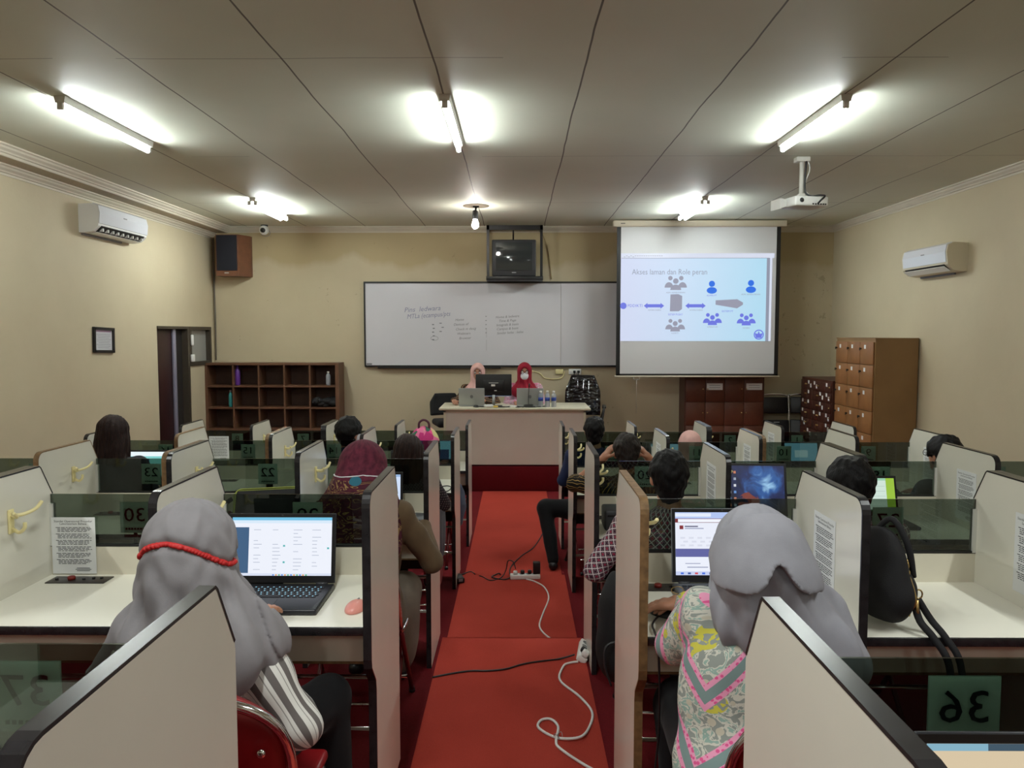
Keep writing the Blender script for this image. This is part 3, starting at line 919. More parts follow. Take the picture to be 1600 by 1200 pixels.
aircon((XL, 8.38, 3.02), PI / 2, 'white air conditioner on the left wall under the soffit', 1.02, False)
aircon((XR, 8.40, 2.63), -PI / 2, 'cream air conditioner with glossy front on the right wall', 0.92, True)

# projector on its ceiling arm
t = empty('projector', (2.52, 6.90, CEIL), 'white projector hanging from the ceiling on a short white pole', 'projector')
MB().box((-0.01, 0, -0.02), (0.12, 0.09, 0.04), 0, 0.006).build('ceiling_plate', M['lamp_body'], t)
MB().tube([(-0.01, 0, -0.03), (-0.01, 0, -0.33)], 0.02, 12).box((-0.01, 0, -0.34), (0.06, 0.06, 0.05), 0, 0.008).build('pole', M['lamp_body'], t)
RP = RZ(0.22)
MB().box((0.02, 0, -0.395), (0.32, 0.24, 0.085), 0, 0.014, M=RP).build('body', M['white'], t)
q = MB().add([(-0.14, 0.02, -0.425), (-0.14, 0.14, -0.425), (-0.14, 0.14, -0.365), (-0.14, 0.02, -0.365), (-0.21, 0.0, -0.45), (-0.21, 0.16, -0.45), (-0.21, 0.16, -0.36), (-0.21, 0.0, -0.36)], [(0, 1, 5, 4), (1, 2, 6, 5), (2, 3, 7, 6), (3, 0, 4, 7), (4, 5, 6, 7), (0, 1, 2, 3)], M=RP)
q.build('lens_hood', M['white'], t)
q = MB()
for i, x in enumerate((0.03, 0.055, 0.08, 0.105, 0.13, 0.15)):
    q.box((x, -0.121, -0.42), (0.014, 0.004, 0.012), M=RP)
q.lathe([(0.02, 0), (0.02, 0.002)], 14, 0, RP @ TR(-0.08, -0.12, -0.39) @ RX(PI / 2))
q.build('ports', M['dgrey'], t)
MB().tube(smooth_path([(0.03, -0.03, 0.0), (0.015, -0.035, -0.05), (0.01, -0.03, -0.28), (0.05, -0.05, -0.34), (0.12, -0.10, -0.345), (0.14, -0.15, -0.36), (0.10, -0.16, -0.40), (0.09, -0.125, -0.42)]), 0.008, 8).build('cable', M['black'], t)
MB().tube(smooth_path([(0.04, 0.0, -0.02), (0.06, 0, -0.10), (0.03, 0, -0.2), (0.02, 0, -0.28), (0.08, -0.02, -0.35)]), 0.005, 6).build('cable', M['white'], t)

# framed notice on the left wall
t = empty('framed_notice', (XL + 0.001, 8.25, 1.922), 'small black framed notice on the left wall', 'picture frame')
Rf = RX(-0.03)
q = MB()
q.box((0.012, 0, 0.122), (0.024, 0.40, 0.028), M=Rf).box((0.012, 0, -0.122), (0.024, 0.40, 0.028), M=Rf).box((0.012, 0.19, 0), (0.024, 0.03, 0.27), M=Rf).box((0.012, -0.19, 0), (0.024, 0.03, 0.27), M=Rf)
q.build('frame', M['black'], t)
MB().box((0.004, 0, 0), (0.006, 0.36, 0.23), M=Rf).build('sheet', mat('framed_paper', lin(196, 196, 200), 0.5), t)
q = MB().box((0.0075, 0, 0.095), (0.001, 0.30, 0.02), 0, M=Rf)
q.build('heading', mat('mauve_ink', lin(170, 140, 160), 0.6), t)
q = MB()
for i in range(9):
    q.box((0.0075, 0.01 * (i % 2), 0.06 - i * 0.018), (0.001, 0.28 - 0.03 * (i % 3), 0.005), M=Rf)
q.build('printed_text', mat('grey_print', lin(150, 150, 154), 0.7), t)

# pigeonhole shelf
M['shelf'] = mat('brown_laminate', lin(98, 66, 46), 0.5, var=0.12, vscale=6)
M['shelf_dark'] = mat('dark_brown_board', lin(72, 46, 34), 0.6, var=0.12, vscale=6)
t = empty('pigeonhole_shelf', (-3.51, 10.92, 0.0), 'brown open pigeonhole shelf with fifteen cells against the back wall', 'shelf')
SW, SD, SH = 1.93, 0.34, 1.57
MB().b2((-SW / 2, 0, SH - 0.03), (SW / 2, SD, SH)).build('top', M['shelf'], t)
for sx in (-SW / 2, SW / 2 - 0.05):
    MB().b2((sx, 0, 0), (sx + 0.05, SD, SH - 0.03)).build('side_panel', M['shelf'], t)
for k in range(1, 5):
    x = -SW / 2 + 0.05 + k * (SW - 0.1) / 5
    MB().b2((x - 0.011, 0.005, 0.62), (x + 0.011, SD - 0.02, SH - 0.03)).build('divider', M['shelf'], t)
for z in (1.235, 0.925, 0.615):
    MB().b2((-SW / 2 + 0.05, 0.003, z - 0.012), (SW / 2 - 0.05, SD - 0.02, z + 0.012)).build('shelf_board', M['shelf'], t)
MB().b2((-SW / 2 + 0.05, SD - 0.02, 0.0), (SW / 2 - 0.05, SD, SH - 0.03)).build('back_board', M['shelf_dark'], t)
def bottle(loc, r, h, body, cap, label, cat='bottle', band=None):
    t = empty('bottle', loc, label, cat)
    MB().lathe([(r * 0.9, 0), (r, 0.01), (r, h * 0.68), (r * 0.8, h * 0.78), (r * 0.42, h * 0.86), (r * 0.42, h * 0.9)][::-1], 16).build('body', body, t)
    MB().lathe([(r * 0.5, h * 0.88), (r * 0.5, h), (r * 0.4, h)][::-1], 14).build('cap', cap, t)
    if band:
        MB().lathe([(r * 1.02, h * 0.38), (r * 1.02, h * 0.6)][::-1], 16).build('label_band', band, t)
    return t
M['purple'] = mat('purple_plastic', lin(96, 52, 140), 0.35)
M['teal'] = mat('teal_metal', lin(52, 140, 138), 0.35)
M['pet'] = mat('clear_bottle', lin(214, 220, 226), 0.1, trans=0.55)
bottle((-4.02, 11.0, 1.247), 0.037, 0.29, M['purple'], M['purple'], 'purple drinking bottle in the top row of the brown shelf')
bottle((-4.12, 10.98, 0.937), 0.028, 0.24, M['teal'], M['grey'], 'teal drinking bottle in the middle row of the brown shelf')
bottle((-2.71, 10.98, 1.247), 0.033, 0.2, M['pet'], M['white'], 'clear plastic bottle in the top right cell of the brown shelf')
q = MB()
rr = random.Random(3)
for k in range(14):
    q.ell((rr.uniform(-0.15, 0.15), rr.uniform(-0.06, 0.06), 0.05 + rr.uniform(0, 0.05)), (rr.uniform(0.04, 0.09), 0.07, 0.045), R=(rr.uniform(-0.5, 0.5), rr.uniform(-0.4, 0.4), rr.uniform(-1, 1)))
tag(at(q.build('cloth_bag', M['black_soft']), (-2.77, 11.02, 0.937)), 'crumpled black cloth bag stuffed in the right cell of the brown shelf', 'bag')

# lockers
M['oak'] = mat('orange_oak_veneer', lin(140, 96, 56), 0.45, var=0.14, vscale=7)
M['oak_side'] = mat('oak_side_veneer', lin(134, 102, 62), 0.5, var=0.06, vscale=4)
M['mahog'] = mat('mahogany_veneer', lin(92, 48, 32), 0.42, var=0.16, vscale=7)
M['mahog_d'] = mat('dark_mahogany', lin(72, 38, 28), 0.45, var=0.14, vscale=7)
def locker(loc, rz, w, d, h, nx, nz, z0, body, door, label, tags, name='locker_cabinet', handle='key', top=None):
    """front faces -y in local space; origin at the floor, centre of the front"""
    t = empty(name, loc, label, 'locker cabinet', None, rz)
    MB().b2((-w / 2, 0.002, 0), (w / 2, d, h)).build('carcass', body, t)
    if top:
        MB().b2((-w / 2 - 0.005, -0.005, h), (w / 2 + 0.005, d, h + 0.015)).build('top', top, t)
    cw, ch = (w - 0.03) / nx, (h - z0 - 0.03) / nz
    rr = random.Random(nx * nz)
    for i in range(nx):
        for j in range(nz):
            cx, cz = -w / 2 + 0.015 + (i + 0.5) * cw, z0 + (j + 0.5) * ch
            dd = MB().box((cx, -0.008, cz), (cw - 0.008, 0.018, ch - 0.008), 0, 0.002).build('door', door, t)
            if handle == 'key':
                k = MB().lathe([(0.009, 0), (0.009, 0.012)], 10, 0, TR(cx - cw * 0.40, -0.017, cz + ch * 0.20) @ RX(PI / 2))
                k.box((cx - cw * 0.40, -0.034, cz + ch * 0.20), (0.006, 0.016, 0.02)).box((cx - cw * 0.40, -0.036, cz + ch * 0.16), (0.014, 0.006, 0.022), 0)
                k.build('lock_key', M['black'], dd)
            elif handle == 'knob':
                MB().ell((cx - cw * 0.38 if i % 2 else cx + cw * 0.38, -0.024, cz + ch * 0.05), (0.01, 0.01, 0.01), nu=8, nv=6).build('knob', M['gold'], dd)
            if tags and rr.random() < tags:
                q = MB().box((cx - cw * 0.12, -0.0178, cz + ch * 0.28), (min(0.045, cw * 0.4), 0.0015, min(0.045, ch * 0.45)))
                if tags < 1 and rr.random() < 0.6:
                    q.box((cx + cw * 0.25, -0.0178, cz - ch * 0.05), (cw * 0.2, 0.0015, ch * 0.4), R=(0, rr.uniform(-0.3, 0.3), 0))
                q.build('paper_tag', M['paper'], dd)
    return t
locker((4.09, 9.33, 0.0), -PI / 2, 1.06, 0.49, 1.925, 3, 7, 0.02, M['oak_side'], M['oak'], 'tall orange-brown locker with keyed doors in the right corner', 1.0, top=M['oak_side'])
locker((4.06, 10.42, 0.0), -PI / 2, 1.06, 0.52, 1.38, 5, 10, 0.02, M['mahog_d'], M['mahog_d'], 'dark brown cabinet of many small doors beside the tall locker', 0.62, handle='knob')
t = locker((2.95, 10.92, 0.0), 0.0, 1.13, 0.36, 1.385, 4, 4, 0.0, M['mahog_d'], M['mahog'], 'dark brown cupboard below the projection screen', 0, handle='knob')
for x in (-0.14, 0.42):
    q = MB().b2((x - 0.115, -0.0195, 1.19), (x + 0.11, -0.0175, 1.285))
    q.build('paper_sign', M['paper'], t)
    q = MB()
    for i in range(2):
        q.b2((x - 0.08, -0.0205, 1.22 + i * 0.03), (x + 0.075, -0.0195, 1.226 + i * 0.03))
    q.build('printed_text', M['grey'], t)
# folded black chairs leaning by the lockers
def folded_chair(loc, rz, label):
    t = empty('folded_chair', loc, label, 'chair', 'folded black chairs along the back wall', rz)
    t.scale = (1, 1, 1.19)
    R = RX(-0.16)
    q = MB()
    q.tube(smooth_path([(-0.2, 0, 0), (-0.2, 0, 0.86), (-0.17, 0, 0.93), (0, 0, 0.945), (0.17, 0, 0.93), (0.2, 0, 0.86), (0.2, 0, 0)]), 0.011, 8, M=R)
    q.build('frame', M['chrome'], t)
    for sx in (-0.165, 0.165):
        MB().tube([(sx, -0.03, 0.0), (sx, -0.02, 0.6)], 0.010, 8, M=R).build('leg', M['chrome'], t)
    MB().box((0, -0.01, 0.81), (0.36, 0.03, 0.2), 0, 0.012, M=R).build('backrest', M['black'], t)
    MB().box((0, -0.04, 0.42), (0.37, 0.035, 0.42), 0, 0.015, M=R).build('seat', M['black'], t)
    MB().b2((-0.04, -0.06, 0.595), (0.04, -0.055, 0.605), M=R).build('maker_plate', M['silver'], t)
    return t
folded_chair((3.735, 10.98, 0.0), 0.0, 'folded black chair right beside the dark cupboard under the screen')
folded_chair((4.12, 11.0, 0.0), -0.25, 'folded black chair half hidden by the cabinet of small doors')

# teacher chairs
def office_chair(loc, rz, label, wide, back_h, m):
    t = empty('office_chair', loc, label, 'chair', None, rz)
    w = 0.5 if wide else 0.44
    MB().box((0, 0, 0.44), (w, 0.46, 0.09), 0, 0.04, seg=4).build('seat', m, t)
    vs = []
    b = MB()
    for i in range(9):
        for k in range(9):
            u, v = i / 4 - 1, k / 8
            ww = w * 0.5 * (1 - 0.35 * max(0, v - 0.6) / 0.4 * abs(u) ** 3)
            vs.append((u * ww, -0.22 - 0.08 * v - 0.05 * (1 - u * u), 0.52 + v * back_h))
    n = len(vs)
    vs += [(x * 1.02, y - 0.07, z + 0.0) for x, y, z in vs]
    fs = []
    for i in range(8):
        for k in range(8):
            a = i * 9 + k
            fs += [(a, a + 1, a + 10, a + 9), (n + a, n + a + 9, n + a + 10, n + a + 1)]
    for k in range(8):
        fs += [(k, n + k, n + k + 1, k + 1), (72 + k, 72 + k + 1, n + 72 + k + 1, n + 72 + k)]
    for i in range(8):
        fs += [(i * 9, (i + 1) * 9, n + (i + 1) * 9, n + i * 9), (i * 9 + 8, n + i * 9 + 8, n + (i + 1) * 9 + 8, (i + 1) * 9 + 8)]
    b.add(vs, fs, 0, True)
    b.build('backrest', m, t)
    for s in ((-1, 1) if wide else ()):
        b = MB()
        b.tube(smooth_path([(s * w / 2, -0.18, 0.46), (s * (w / 2 + 0.05), -0.15, 0.62), (s * (w / 2 + 0.05), 0.1, 0.66), (s * (w / 2 + 0.02), 0.14, 0.46)]), 0.014, 8)
        b.box((s * (w / 2 + 0.05), -0.02, 0.665), (0.055, 0.26, 0.035), 0, 0.012)
        b.build('armrest', M['black'], t)
    MB().tube([(0, 0, 0.10), (0, 0, 0.41)], 0.03).build('column', M['dgrey'], t)
    for k in range(5):
        a = k * 2 * PI / 5
        l = MB().tube([(0, 0, 0.10), (0.26 * math.cos(a), 0.26 * math.sin(a), 0.07)], 0.018, rs=[0.024, 0.014]).build('leg', M['dgrey'], t)
        MB().ell((0.26 * math.cos(a), 0.26 * math.sin(a), 0.03), (0.028, 0.028, 0.03), nu=10, nv=6).build('caster', M['black'], l)
    return t
# wrapped leather: black with a clear wrinkled film
m = bpy.data.materials.new('film_wrapped_leather')
tt = NT(m)
v = tt.n('TexVoronoi', ins={'Vector': tt.n('Mapping', ins={0: tt.n('TexCoord').outputs['Object'], 3: (5, 5, 9)}).outputs[0], 'Scale': 2.2})
tt.b.inputs['Base Color'].default_value = lin(24, 25, 30)
tt.b.inputs['Roughness'].default_value = 0.12
tt.b.inputs['Coat Weight'].default_value = 0.8
tt.bump(v.outputs[0], 1.0, 0.05)
M['wrap'] = m
office_chair((0.905, 10.62, PZ), PI - 0.1, 'black high-back office chair still wrapped in clear plastic, right of the desk', True, 0.56, M['wrap'])
office_chair((-0.93, 10.62, PZ), PI + 0.3, 'black office chair left of the teacher desk', False, 0.30, M['black_soft'])

# sockets and cables on the front wall
t = empty('wall_socket', (0.62, 11.30, 1.43), 'pair of wall sockets with plugged leads under the whiteboard', 'socket')
MB().b2((-0.055, -0.03, -0.035), (0.055, 0, 0.035), 0, 0.006).build('junction_box', M['hook'], t)
q = MB().b2((0.14, -0.03, -0.04), (0.32, 0, 0.04), 0, 0.006)
q.build('socket_plate', M['white'], t)
MB().box((0.22, -0.045, 0.0), (0.035, 0.04, 0.035), 0, 0.006).box((0.28, -0.045, 0.0), (0.035, 0.04, 0.035), 0, 0.006).build('plug', M['black'], t)
MB().tube(smooth_path([(-0.55, -0.01, 0.04), (-0.30, -0.01, -0.02), (-0.20, -0.01, -0.1), (0.02, -0.01, -0.1), (0.08, -0.01, 0)]), 0.007, 6).build('cable', M['hook'], t)
MB().tube(smooth_path([(0.22, -0.06, -0.01), (0.18, -0.07, -0.2), (0.12, -0.08, -0.4), (0.1, -0.08, -0.8)]), 0.006, 6).tube(smooth_path([(0.28, -0.06, -0.01), (0.25, -0.08, -0.2), (0.35, -0.08, -0.5), (0.42, -0.08, -0.9)]), 0.006, 6).build('cable', M['black'], t)
# ------------------------------------------------------------------ people: each garment is one continuous surface
V3 = lambda *a: np.array(a, dtype=np.float32)
class Field:
    def __init__(s, lo, hi, h):
        s.lo, s.h = np.array(lo, np.float32), h
        s.n = np.ceil((np.array(hi) - s.lo) / h).astype(int) + 1
        s.d = np.full(tuple(s.n), 0.15, np.float32)
    def block(s, lo, hi):
        a = np.clip(np.floor((np.array(lo) - s.lo) / s.h).astype(int), 0, s.n - 1)
        b = np.clip(np.ceil((np.array(hi) - s.lo) / s.h).astype(int) + 1, 1, s.n)
        sl = tuple(slice(int(i), int(max(j, i + 1))) for i, j in zip(a, b))
        ax = [s.lo[i] + s.h * np.arange(sl[i].start, sl[i].stop, dtype=np.float32) for i in range(3)]
        return sl, np.meshgrid(*ax, indexing='ij')
    @staticmethod
    def dist(pr, X, Y, Z):
        if pr[0] == 'cap':
            a, b, r0, r1 = pr[1], pr[2], pr[3], pr[4]
            d = np.array(b) - np.array(a)
            L = float(d @ d) + 1e-9
            t = np.clip(((X - a[0]) * d[0] + (Y - a[1]) * d[1] + (Z - a[2]) * d[2]) / L, 0, 1)
            return np.sqrt((X - a[0] - t * d[0]) ** 2 + (Y - a[1] - t * d[1]) ** 2 + (Z - a[2] - t * d[2]) ** 2) - (r0 + t * (r1 - r0))
        c, r = pr[1], pr[2]
        x, y, z = X - c[0], Y - c[1], Z - c[2]
        if len(pr) > 4 and pr[4] is not None:
            R = np.array(pr[4].transposed(), dtype=np.float32)
            x, y, z = R[0][0] * x + R[0][1] * y + R[0][2] * z, R[1][0] * x + R[1][1] * y + R[1][2] * z, R[2][0] * x + R[2][1] * y + R[2][2] * z
        k0 = np.sqrt((x / r[0]) ** 2 + (y / r[1]) ** 2 + (z / r[2]) ** 2)
        k1 = np.sqrt((x / r[0] ** 2) ** 2 + (y / r[1] ** 2) ** 2 + (z / r[2] ** 2) ** 2) + 1e-6
        return k0 * (k0 - 1) / k1
    def _bb(s, pr, pad):
        if pr[0] == 'cap':
            r = max(pr[3], pr[4]) + pad
            return np.minimum(pr[1], pr[2]) - r, np.maximum(pr[1], pr[2]) + r
        r = (np.array([max(pr[2])] * 3) if len(pr) > 4 and pr[4] is not None else np.array(pr[2])) + pad
        return np.array(pr[1]) - r, np.array(pr[1]) + r
    def add(s, pr):
        k = pr[5] if pr[0] == 'cap' else pr[3]
        sl, g = s.block(*s._bb(pr, k + 4 * s.h))
        d2 = s.dist(pr, *g)
        d1 = s.d[sl]
        h = np.maximum(k - np.abs(d1 - d2), 0) / max(k, 1e-6)
        s.d[sl] = np.minimum(d1, d2) - h * h * k * 0.25
    def cut(s, pr, k=0.006):
        sl, g = s.block(*s._bb(pr, k + 4 * s.h))
        d2 = -s.dist(pr, *g)
        d1 = s.d[sl]
        h = np.maximum(k - np.abs(d1 - d2), 0) / k
        s.d[sl] = np.maximum(d1, d2) + h * h * k * 0.25
    def plane(s, nrm, off):
        """keep the side where nrm.p < off"""
        _, g = s.block(s.lo, s.lo + s.h * s.n)
        s.d = np.maximum(s.d, nrm[0] * g[0] + nrm[1] * g[1] + nrm[2] * g[2] - off)
    def disp(s, fn, band=0.05):
        I = np.nonzero(np.abs(s.d) < band)
        P = [s.lo[i] + s.h * I[i] for i in range(3)]
        s.d[I] += fn(*P).astype(np.float32)
    def cast(s, o, d, far=0.4):
        o, d = np.array(o), np.array(d) / np.linalg.norm(d)
        for t in np.arange(far, 0, -s.h * 0.4):
            p = o + d * t
            i = np.round((p - s.lo) / s.h).astype(int)
            if (i >= 0).all() and (i < s.n).all() and s.d[tuple(i)] < 0:
                return p
        return o
    def mesh(s):
        D = s.d
        D[0], D[-1], D[:, 0], D[:, -1], D[:, :, 0], D[:, :, -1] = (0.05,) * 6
        neg = D < 0
        c = [neg[i:D.shape[0] - 1 + i, j:D.shape[1] - 1 + j, k:D.shape[2] - 1 + k] for i in (0, 1) for j in (0, 1) for k in (0, 1)]
        tot = sum(q.astype(np.int8) for q in c)
        act = (tot > 0) & (tot < 8)
        I = np.argwhere(act)
        idx = np.full(act.shape, -1, np.int64)
        idx[act] = np.arange(len(I))
        off = [(i, j, k) for i in (0, 1) for j in (0, 1) for k in (0, 1)]
        cv = np.stack([D[I[:, 0] + a, I[:, 1] + b, I[:, 2] + e] for a, b, e in off], 1)
        acc = np.zeros((len(I), 3))
        cnt = np.zeros(len(I))
        for p in range(8):
            for ax, bit in ((0, 4), (1, 2), (2, 1)):
                q = p | bit
                if q == p:
                    continue
                x = (cv[:, p] < 0) != (cv[:, q] < 0)
                t = cv[:, p] / (cv[:, p] - cv[:, q] + 1e-12)
                pos = np.tile(np.array(off[p], float), (len(I), 1))
                pos[:, ax] = t
                acc[x] += pos[x]
                cnt[x] += 1
        vs = s.lo + s.h * (I + acc / cnt[:, None])
        faces = []
        nx, ny, nz = D.shape
        for ax in range(3):
            sl0 = [slice(1, -1)] * 3
            sl1 = [slice(1, -1)] * 3
            sl0[ax] = slice(0, -1)
            sl1[ax] = slice(1, None)
            a, b = neg[tuple(sl0)], neg[tuple(sl1)]
            E_ = np.argwhere(a != b)
            if not len(E_):
                continue
            flip = a[tuple(E_.T)]
            base = E_ + 1
            base[:, ax] -= 1
            u, v = [(1, 2), (2, 0), (0, 1)][ax]
            def cell(du, dv):
                q = base.copy()
                q[:, u] += du
                q[:, v] += dv
                return idx[tuple(q.T)]
            Q = np.stack([cell(-1, -1), cell(0, -1), cell(0, 0), cell(-1, 0)], 1)
            Q[~flip] = Q[~flip][:, ::-1]
            faces.append(Q)
        return vs.astype(np.float32), np.concatenate(faces)

def field_object(name, F, m, parent, bones=None, smooth=2):
    vs, fs = F.mesh()
    # relax the surface a little
    for _ in range(smooth):
        acc = np.zeros_like(vs)
        cnt = np.zeros(len(vs))
        for a, b in ((0, 1), (1, 2), (2, 3), (3, 0)):
            np.add.at(acc, fs[:, a], vs[fs[:, b]])
            np.add.at(cnt, fs[:, a], 1)
            np.add.at(acc, fs[:, b], vs[fs[:, a]])
            np.add.at(cnt, fs[:, b], 1)
        vs = vs * 0.5 + 0.5 * acc / np.maximum(cnt, 1)[:, None]
    me = bpy.data.meshes.new(name)
    me.vertices.add(len(vs))
    me.vertices.foreach_set('co', vs.astype(np.float32).ravel())
    me.loops.add(fs.size)
    me.loops.foreach_set('vertex_index', fs.astype(np.int32).ravel())
    me.polygons.add(len(fs))
    me.polygons.foreach_set('loop_start', np.arange(0, fs.size, 4, dtype=np.int32))
    me.polygons.foreach_set('use_smooth', np.ones(len(fs), bool))
    me.update(calc_edges=True)
    me.materials.append(m)
    if bones:
        best = np.full(len(vs), 1e9)
        uv = np.zeros((len(vs), 3), np.float32)
        for i, (a, b, r, rx) in enumerate(bones):
            a, b = np.array(a), np.array(b)
            ax = b - a
            L = np.linalg.norm(ax)
            ax = ax / L
            q = vs - a
            t = q @ ax
            tc = np.clip(t, 0, L)
            rad = q - tc[:, None] * ax
            dd = np.linalg.norm(rad * np.array([1 / rx, 1, 1]), axis=1) - r
            ref = np.array([0, -1.0, 0.0])
            ref = ref - ax * (ref @ ax)
            ref /= np.linalg.norm(ref)
            oth = np.cross(ax, ref)
            ang = np.arctan2(rad @ oth, rad @ ref)
            w = dd < best
            best[w] = dd[w]
            uv[w, 0] = (ang * r * (1 + rx) / 2)[w]
            uv[w, 1] = t[w]
            uv[w, 2] = i
        at_ = me.attributes.new('cuv', 'FLOAT_VECTOR', 'POINT')
        at_.data.foreach_set('vector', uv.ravel())
    o = bpy.data.objects.new(name, me)
    COL.objects.link(o)
    o.parent = parent
    return o

def unit(v):
    v = np.array(v, float)
    return v / np.linalg.norm(v)

def hand_prims(w, d, nrm, side, curl=0.5):
    """w wrist, d finger direction, nrm back-of-hand normal, side +1 right hand / -1 left"""
    w, d = np.array(w, float), unit(d)
    n = unit(np.array(nrm, float) - d * (np.array(nrm) @ d))
    s = np.cross(d, n) * -side          # towards the thumb
    out = [('cap', w, w + d * 0.03, 0.025, 0.026, 0.02)]
    for off in (-0.026, -0.009, 0.009, 0.026):
        out.append(('cap', w + d * 0.015 + s * off * 0.6, w + d * 0.082 + s * off, 0.014, 0.0115, 0.012))
    for off, L in ((0.028, 0.070), (0.0095, 0.079), (-0.0095, 0.073), (-0.027, 0.057)):
        p = w + d * (0.085 - 0.25 * abs(off)) + s * off
        a = 0.0
        for fr, rr0, rr1 in ((0.45, 0.0095, 0.0088), (0.30, 0.0088, 0.0080), (0.25, 0.0080, 0.0068)):
            a += curl * 0.55
            q = p + (d * math.cos(a) - n * math.sin(a) + s * off * 1.5) * L * fr
            out.append(('cap', p, q, rr0, rr1, 0.003))
            p = q
    p = w + d * 0.022 + s * 0.026
    q = p + unit(d * 0.65 + s * 0.75 - n * 0.15) * 0.045
    out.append(('cap', p, q, 0.0125, 0.0105, 0.012))
    out.append(('cap', q, q + unit(d * 0.95 + s * 0.25 - n * 0.25) * 0.032, 0.0105, 0.008, 0.004))
    return out

def rotz(a):
    return Matrix.Rotation(a, 3, 'Z')

class Body:
    """a seated figure in local space: origin on the floor below the seat, facing +Y"""
    def __init__(s, H=1.22, lean=0.04, hy=0.06, hx=0.0, hz=0.0, sw=0.175, bulk=1.0, cloth_top=0.0, arms=None, legs=None, seat=0.50, hand=None, bow=0.0):
        s.H, s.bulk = H, bulk
        top = H - cloth_top
        s.zs = top - 0.315
        s.head = V3(hx, hy + 0.02, top - 0.118 + hz)
        s.neck = V3(hx * 0.4, lean, s.zs + 0.03)
        s.chest = V3(0, lean * 0.7, s.zs - 0.14)
        s.belly = V3(0, lean * 0.3, 0.66)
        s.pel = V3(0, -0.02, 0.54)
        s.sw = sw
        s.lean = lean
        z = s.zs
        s.arms = arms or [[(-sw, lean, z - 0.02), (-sw - 0.07, lean + 0.08, 0.72), (-0.12, 0.36, 0.775)], [(sw, lean, z - 0.02), (sw + 0.07, lean + 0.08, 0.72), (0.12, 0.36, 0.775)]]
        s.legs = legs or [[(-0.09, 0.0, seat), (-0.11, 0.41, 0.475), (-0.11, 0.38, 0.09)], [(0.09, 0.0, seat), (0.11, 0.41, 0.475), (0.11, 0.38, 0.09)]]
        s.hand = hand or [((0.25, 1, -0.08), (0, 0, 1)), ((-0.25, 1, -0.08), (0, 0, 1))]
        s.bow = bow
    def torso(s, g):
        b = s.bulk
        return [('ell', s.pel, (0.165 * b + g, 0.125 * b + g, 0.11 + g), 0.05),
                ('ell', s.belly, (0.145 * b + g, 0.11 * b + g, 0.15 + g), 0.06),
                ('ell', s.chest, (0.16 * b + g, 0.105 * b + g, 0.17 + g), 0.06),
                ('cap', s.arms[0][0], s.arms[1][0], 0.05 + g, 0.05 + g, 0.05),
                ('cap', s.neck - V3(0, 0, 0.05), s.neck + V3(0, 0, 0.0), 0.075 + g * 0.5, 0.05 + g * 0.5, 0.05)]
    def arm(s, i, g, to=1.0):
        a, e, w = (np.array(p, float) for p in s.arms[i])
        r = [('cap', a, e, 0.050 * s.bulk + g, 0.040 + g, 0.03)]
        if to > 0.5:
            w2 = e + (w - e) * (to - 0.5) * 2
            r.append(('cap', e, w2, 0.040 + g, (0.040 - 0.013 * (to - 0.5) * 2) + g, 0.02))
        return r
    def leg(s, i, g):
        a, k, f = (np.array(p, float) for p in s.legs[i])
        return [('cap', a, k, 0.085 * s.bulk + g, 0.058 + g, 0.04), ('cap', k, f, 0.058 + g, 0.038 + g, 0.03)]
    def feet(s, i, g):
        f = np.array(s.legs[i][2], float)
        d = np.array([0.0, 1, 0])
        return [('cap', f + (0, -0.03, -0.045), f + d * 0.15 + np.array([0, 0, -0.06]), 0.036 + g, 0.027 + g, 0.02)]
    def skull(s):
        R = Matrix.Rotation(-s.bow, 3, 'X')
        s.R = R
        def L(*p):
            return s.head + np.array(R @ Vector(p), dtype=np.float32)
        s.L = L
        r = [('ell', L(0, -0.01, 0.015), (0.074, 0.094, 0.098), 0.02, R),
             ('ell', L(0, 0.035, -0.055), (0.054, 0.055, 0.060), 0.03, R),
             ('ell', L(0, 0.074, -0.095), (0.024, 0.018, 0.02), 0.02, R),
             ('cap', L(0, 0.083, 0.0), L(0, 0.106, -0.036), 0.009, 0.014, 0.012),
             ('ell', L(0, 0.082, -0.068), (0.024, 0.012, 0.010), 0.008, R),
             ('cap', L(-0.03, 0.08, 0.022), L(0.03, 0.08, 0.022), 0.009, 0.009, 0.015)]
        for x in (-1, 1):
            r.append(('ell', L(x * 0.077, -0.012, -0.012), (0.011, 0.022, 0.033), 0.008, R))
        return r
    def bones(s):
        B = [(s.pel - V3(0, 0, 0.1), s.neck, 0.11, 1.45)]
        for i in (0, 1):
            a, e, w = s.arms[i]
            B += [(a, e, 0.052, 1.0), (e, w, 0.045, 1.0)]
        return B
    def bounds(s, pad=0.1):
        P = np.array([s.head + 0.16, s.head - 0.16] + [p for a in s.arms for p in a] + [p for a in s.legs for p in a])
        lo, hi = P.min(0) - pad, P.max(0) + pad
        lo[1] = min(lo[1], -0.22)
        hi[0], lo[0] = max(hi[0], 0.3), min(lo[0], -0.3)
        hi[1] += 0.1
        lo[2] = -0.01
        return lo, hi

def noise3(x, y, z, k, seed=0):
    """cheap layered sines used for cloth folds and hair"""
    return (np.sin(k * x + 1.3 * np.sin(k * 0.7 * z + seed)) * np.sin(k * 0.9 * y + 0.7 + seed) + np.sin(k * 0.8 * z + 1.9 * np.sin(k * 0.5 * x + seed * 2)) * 0.6)

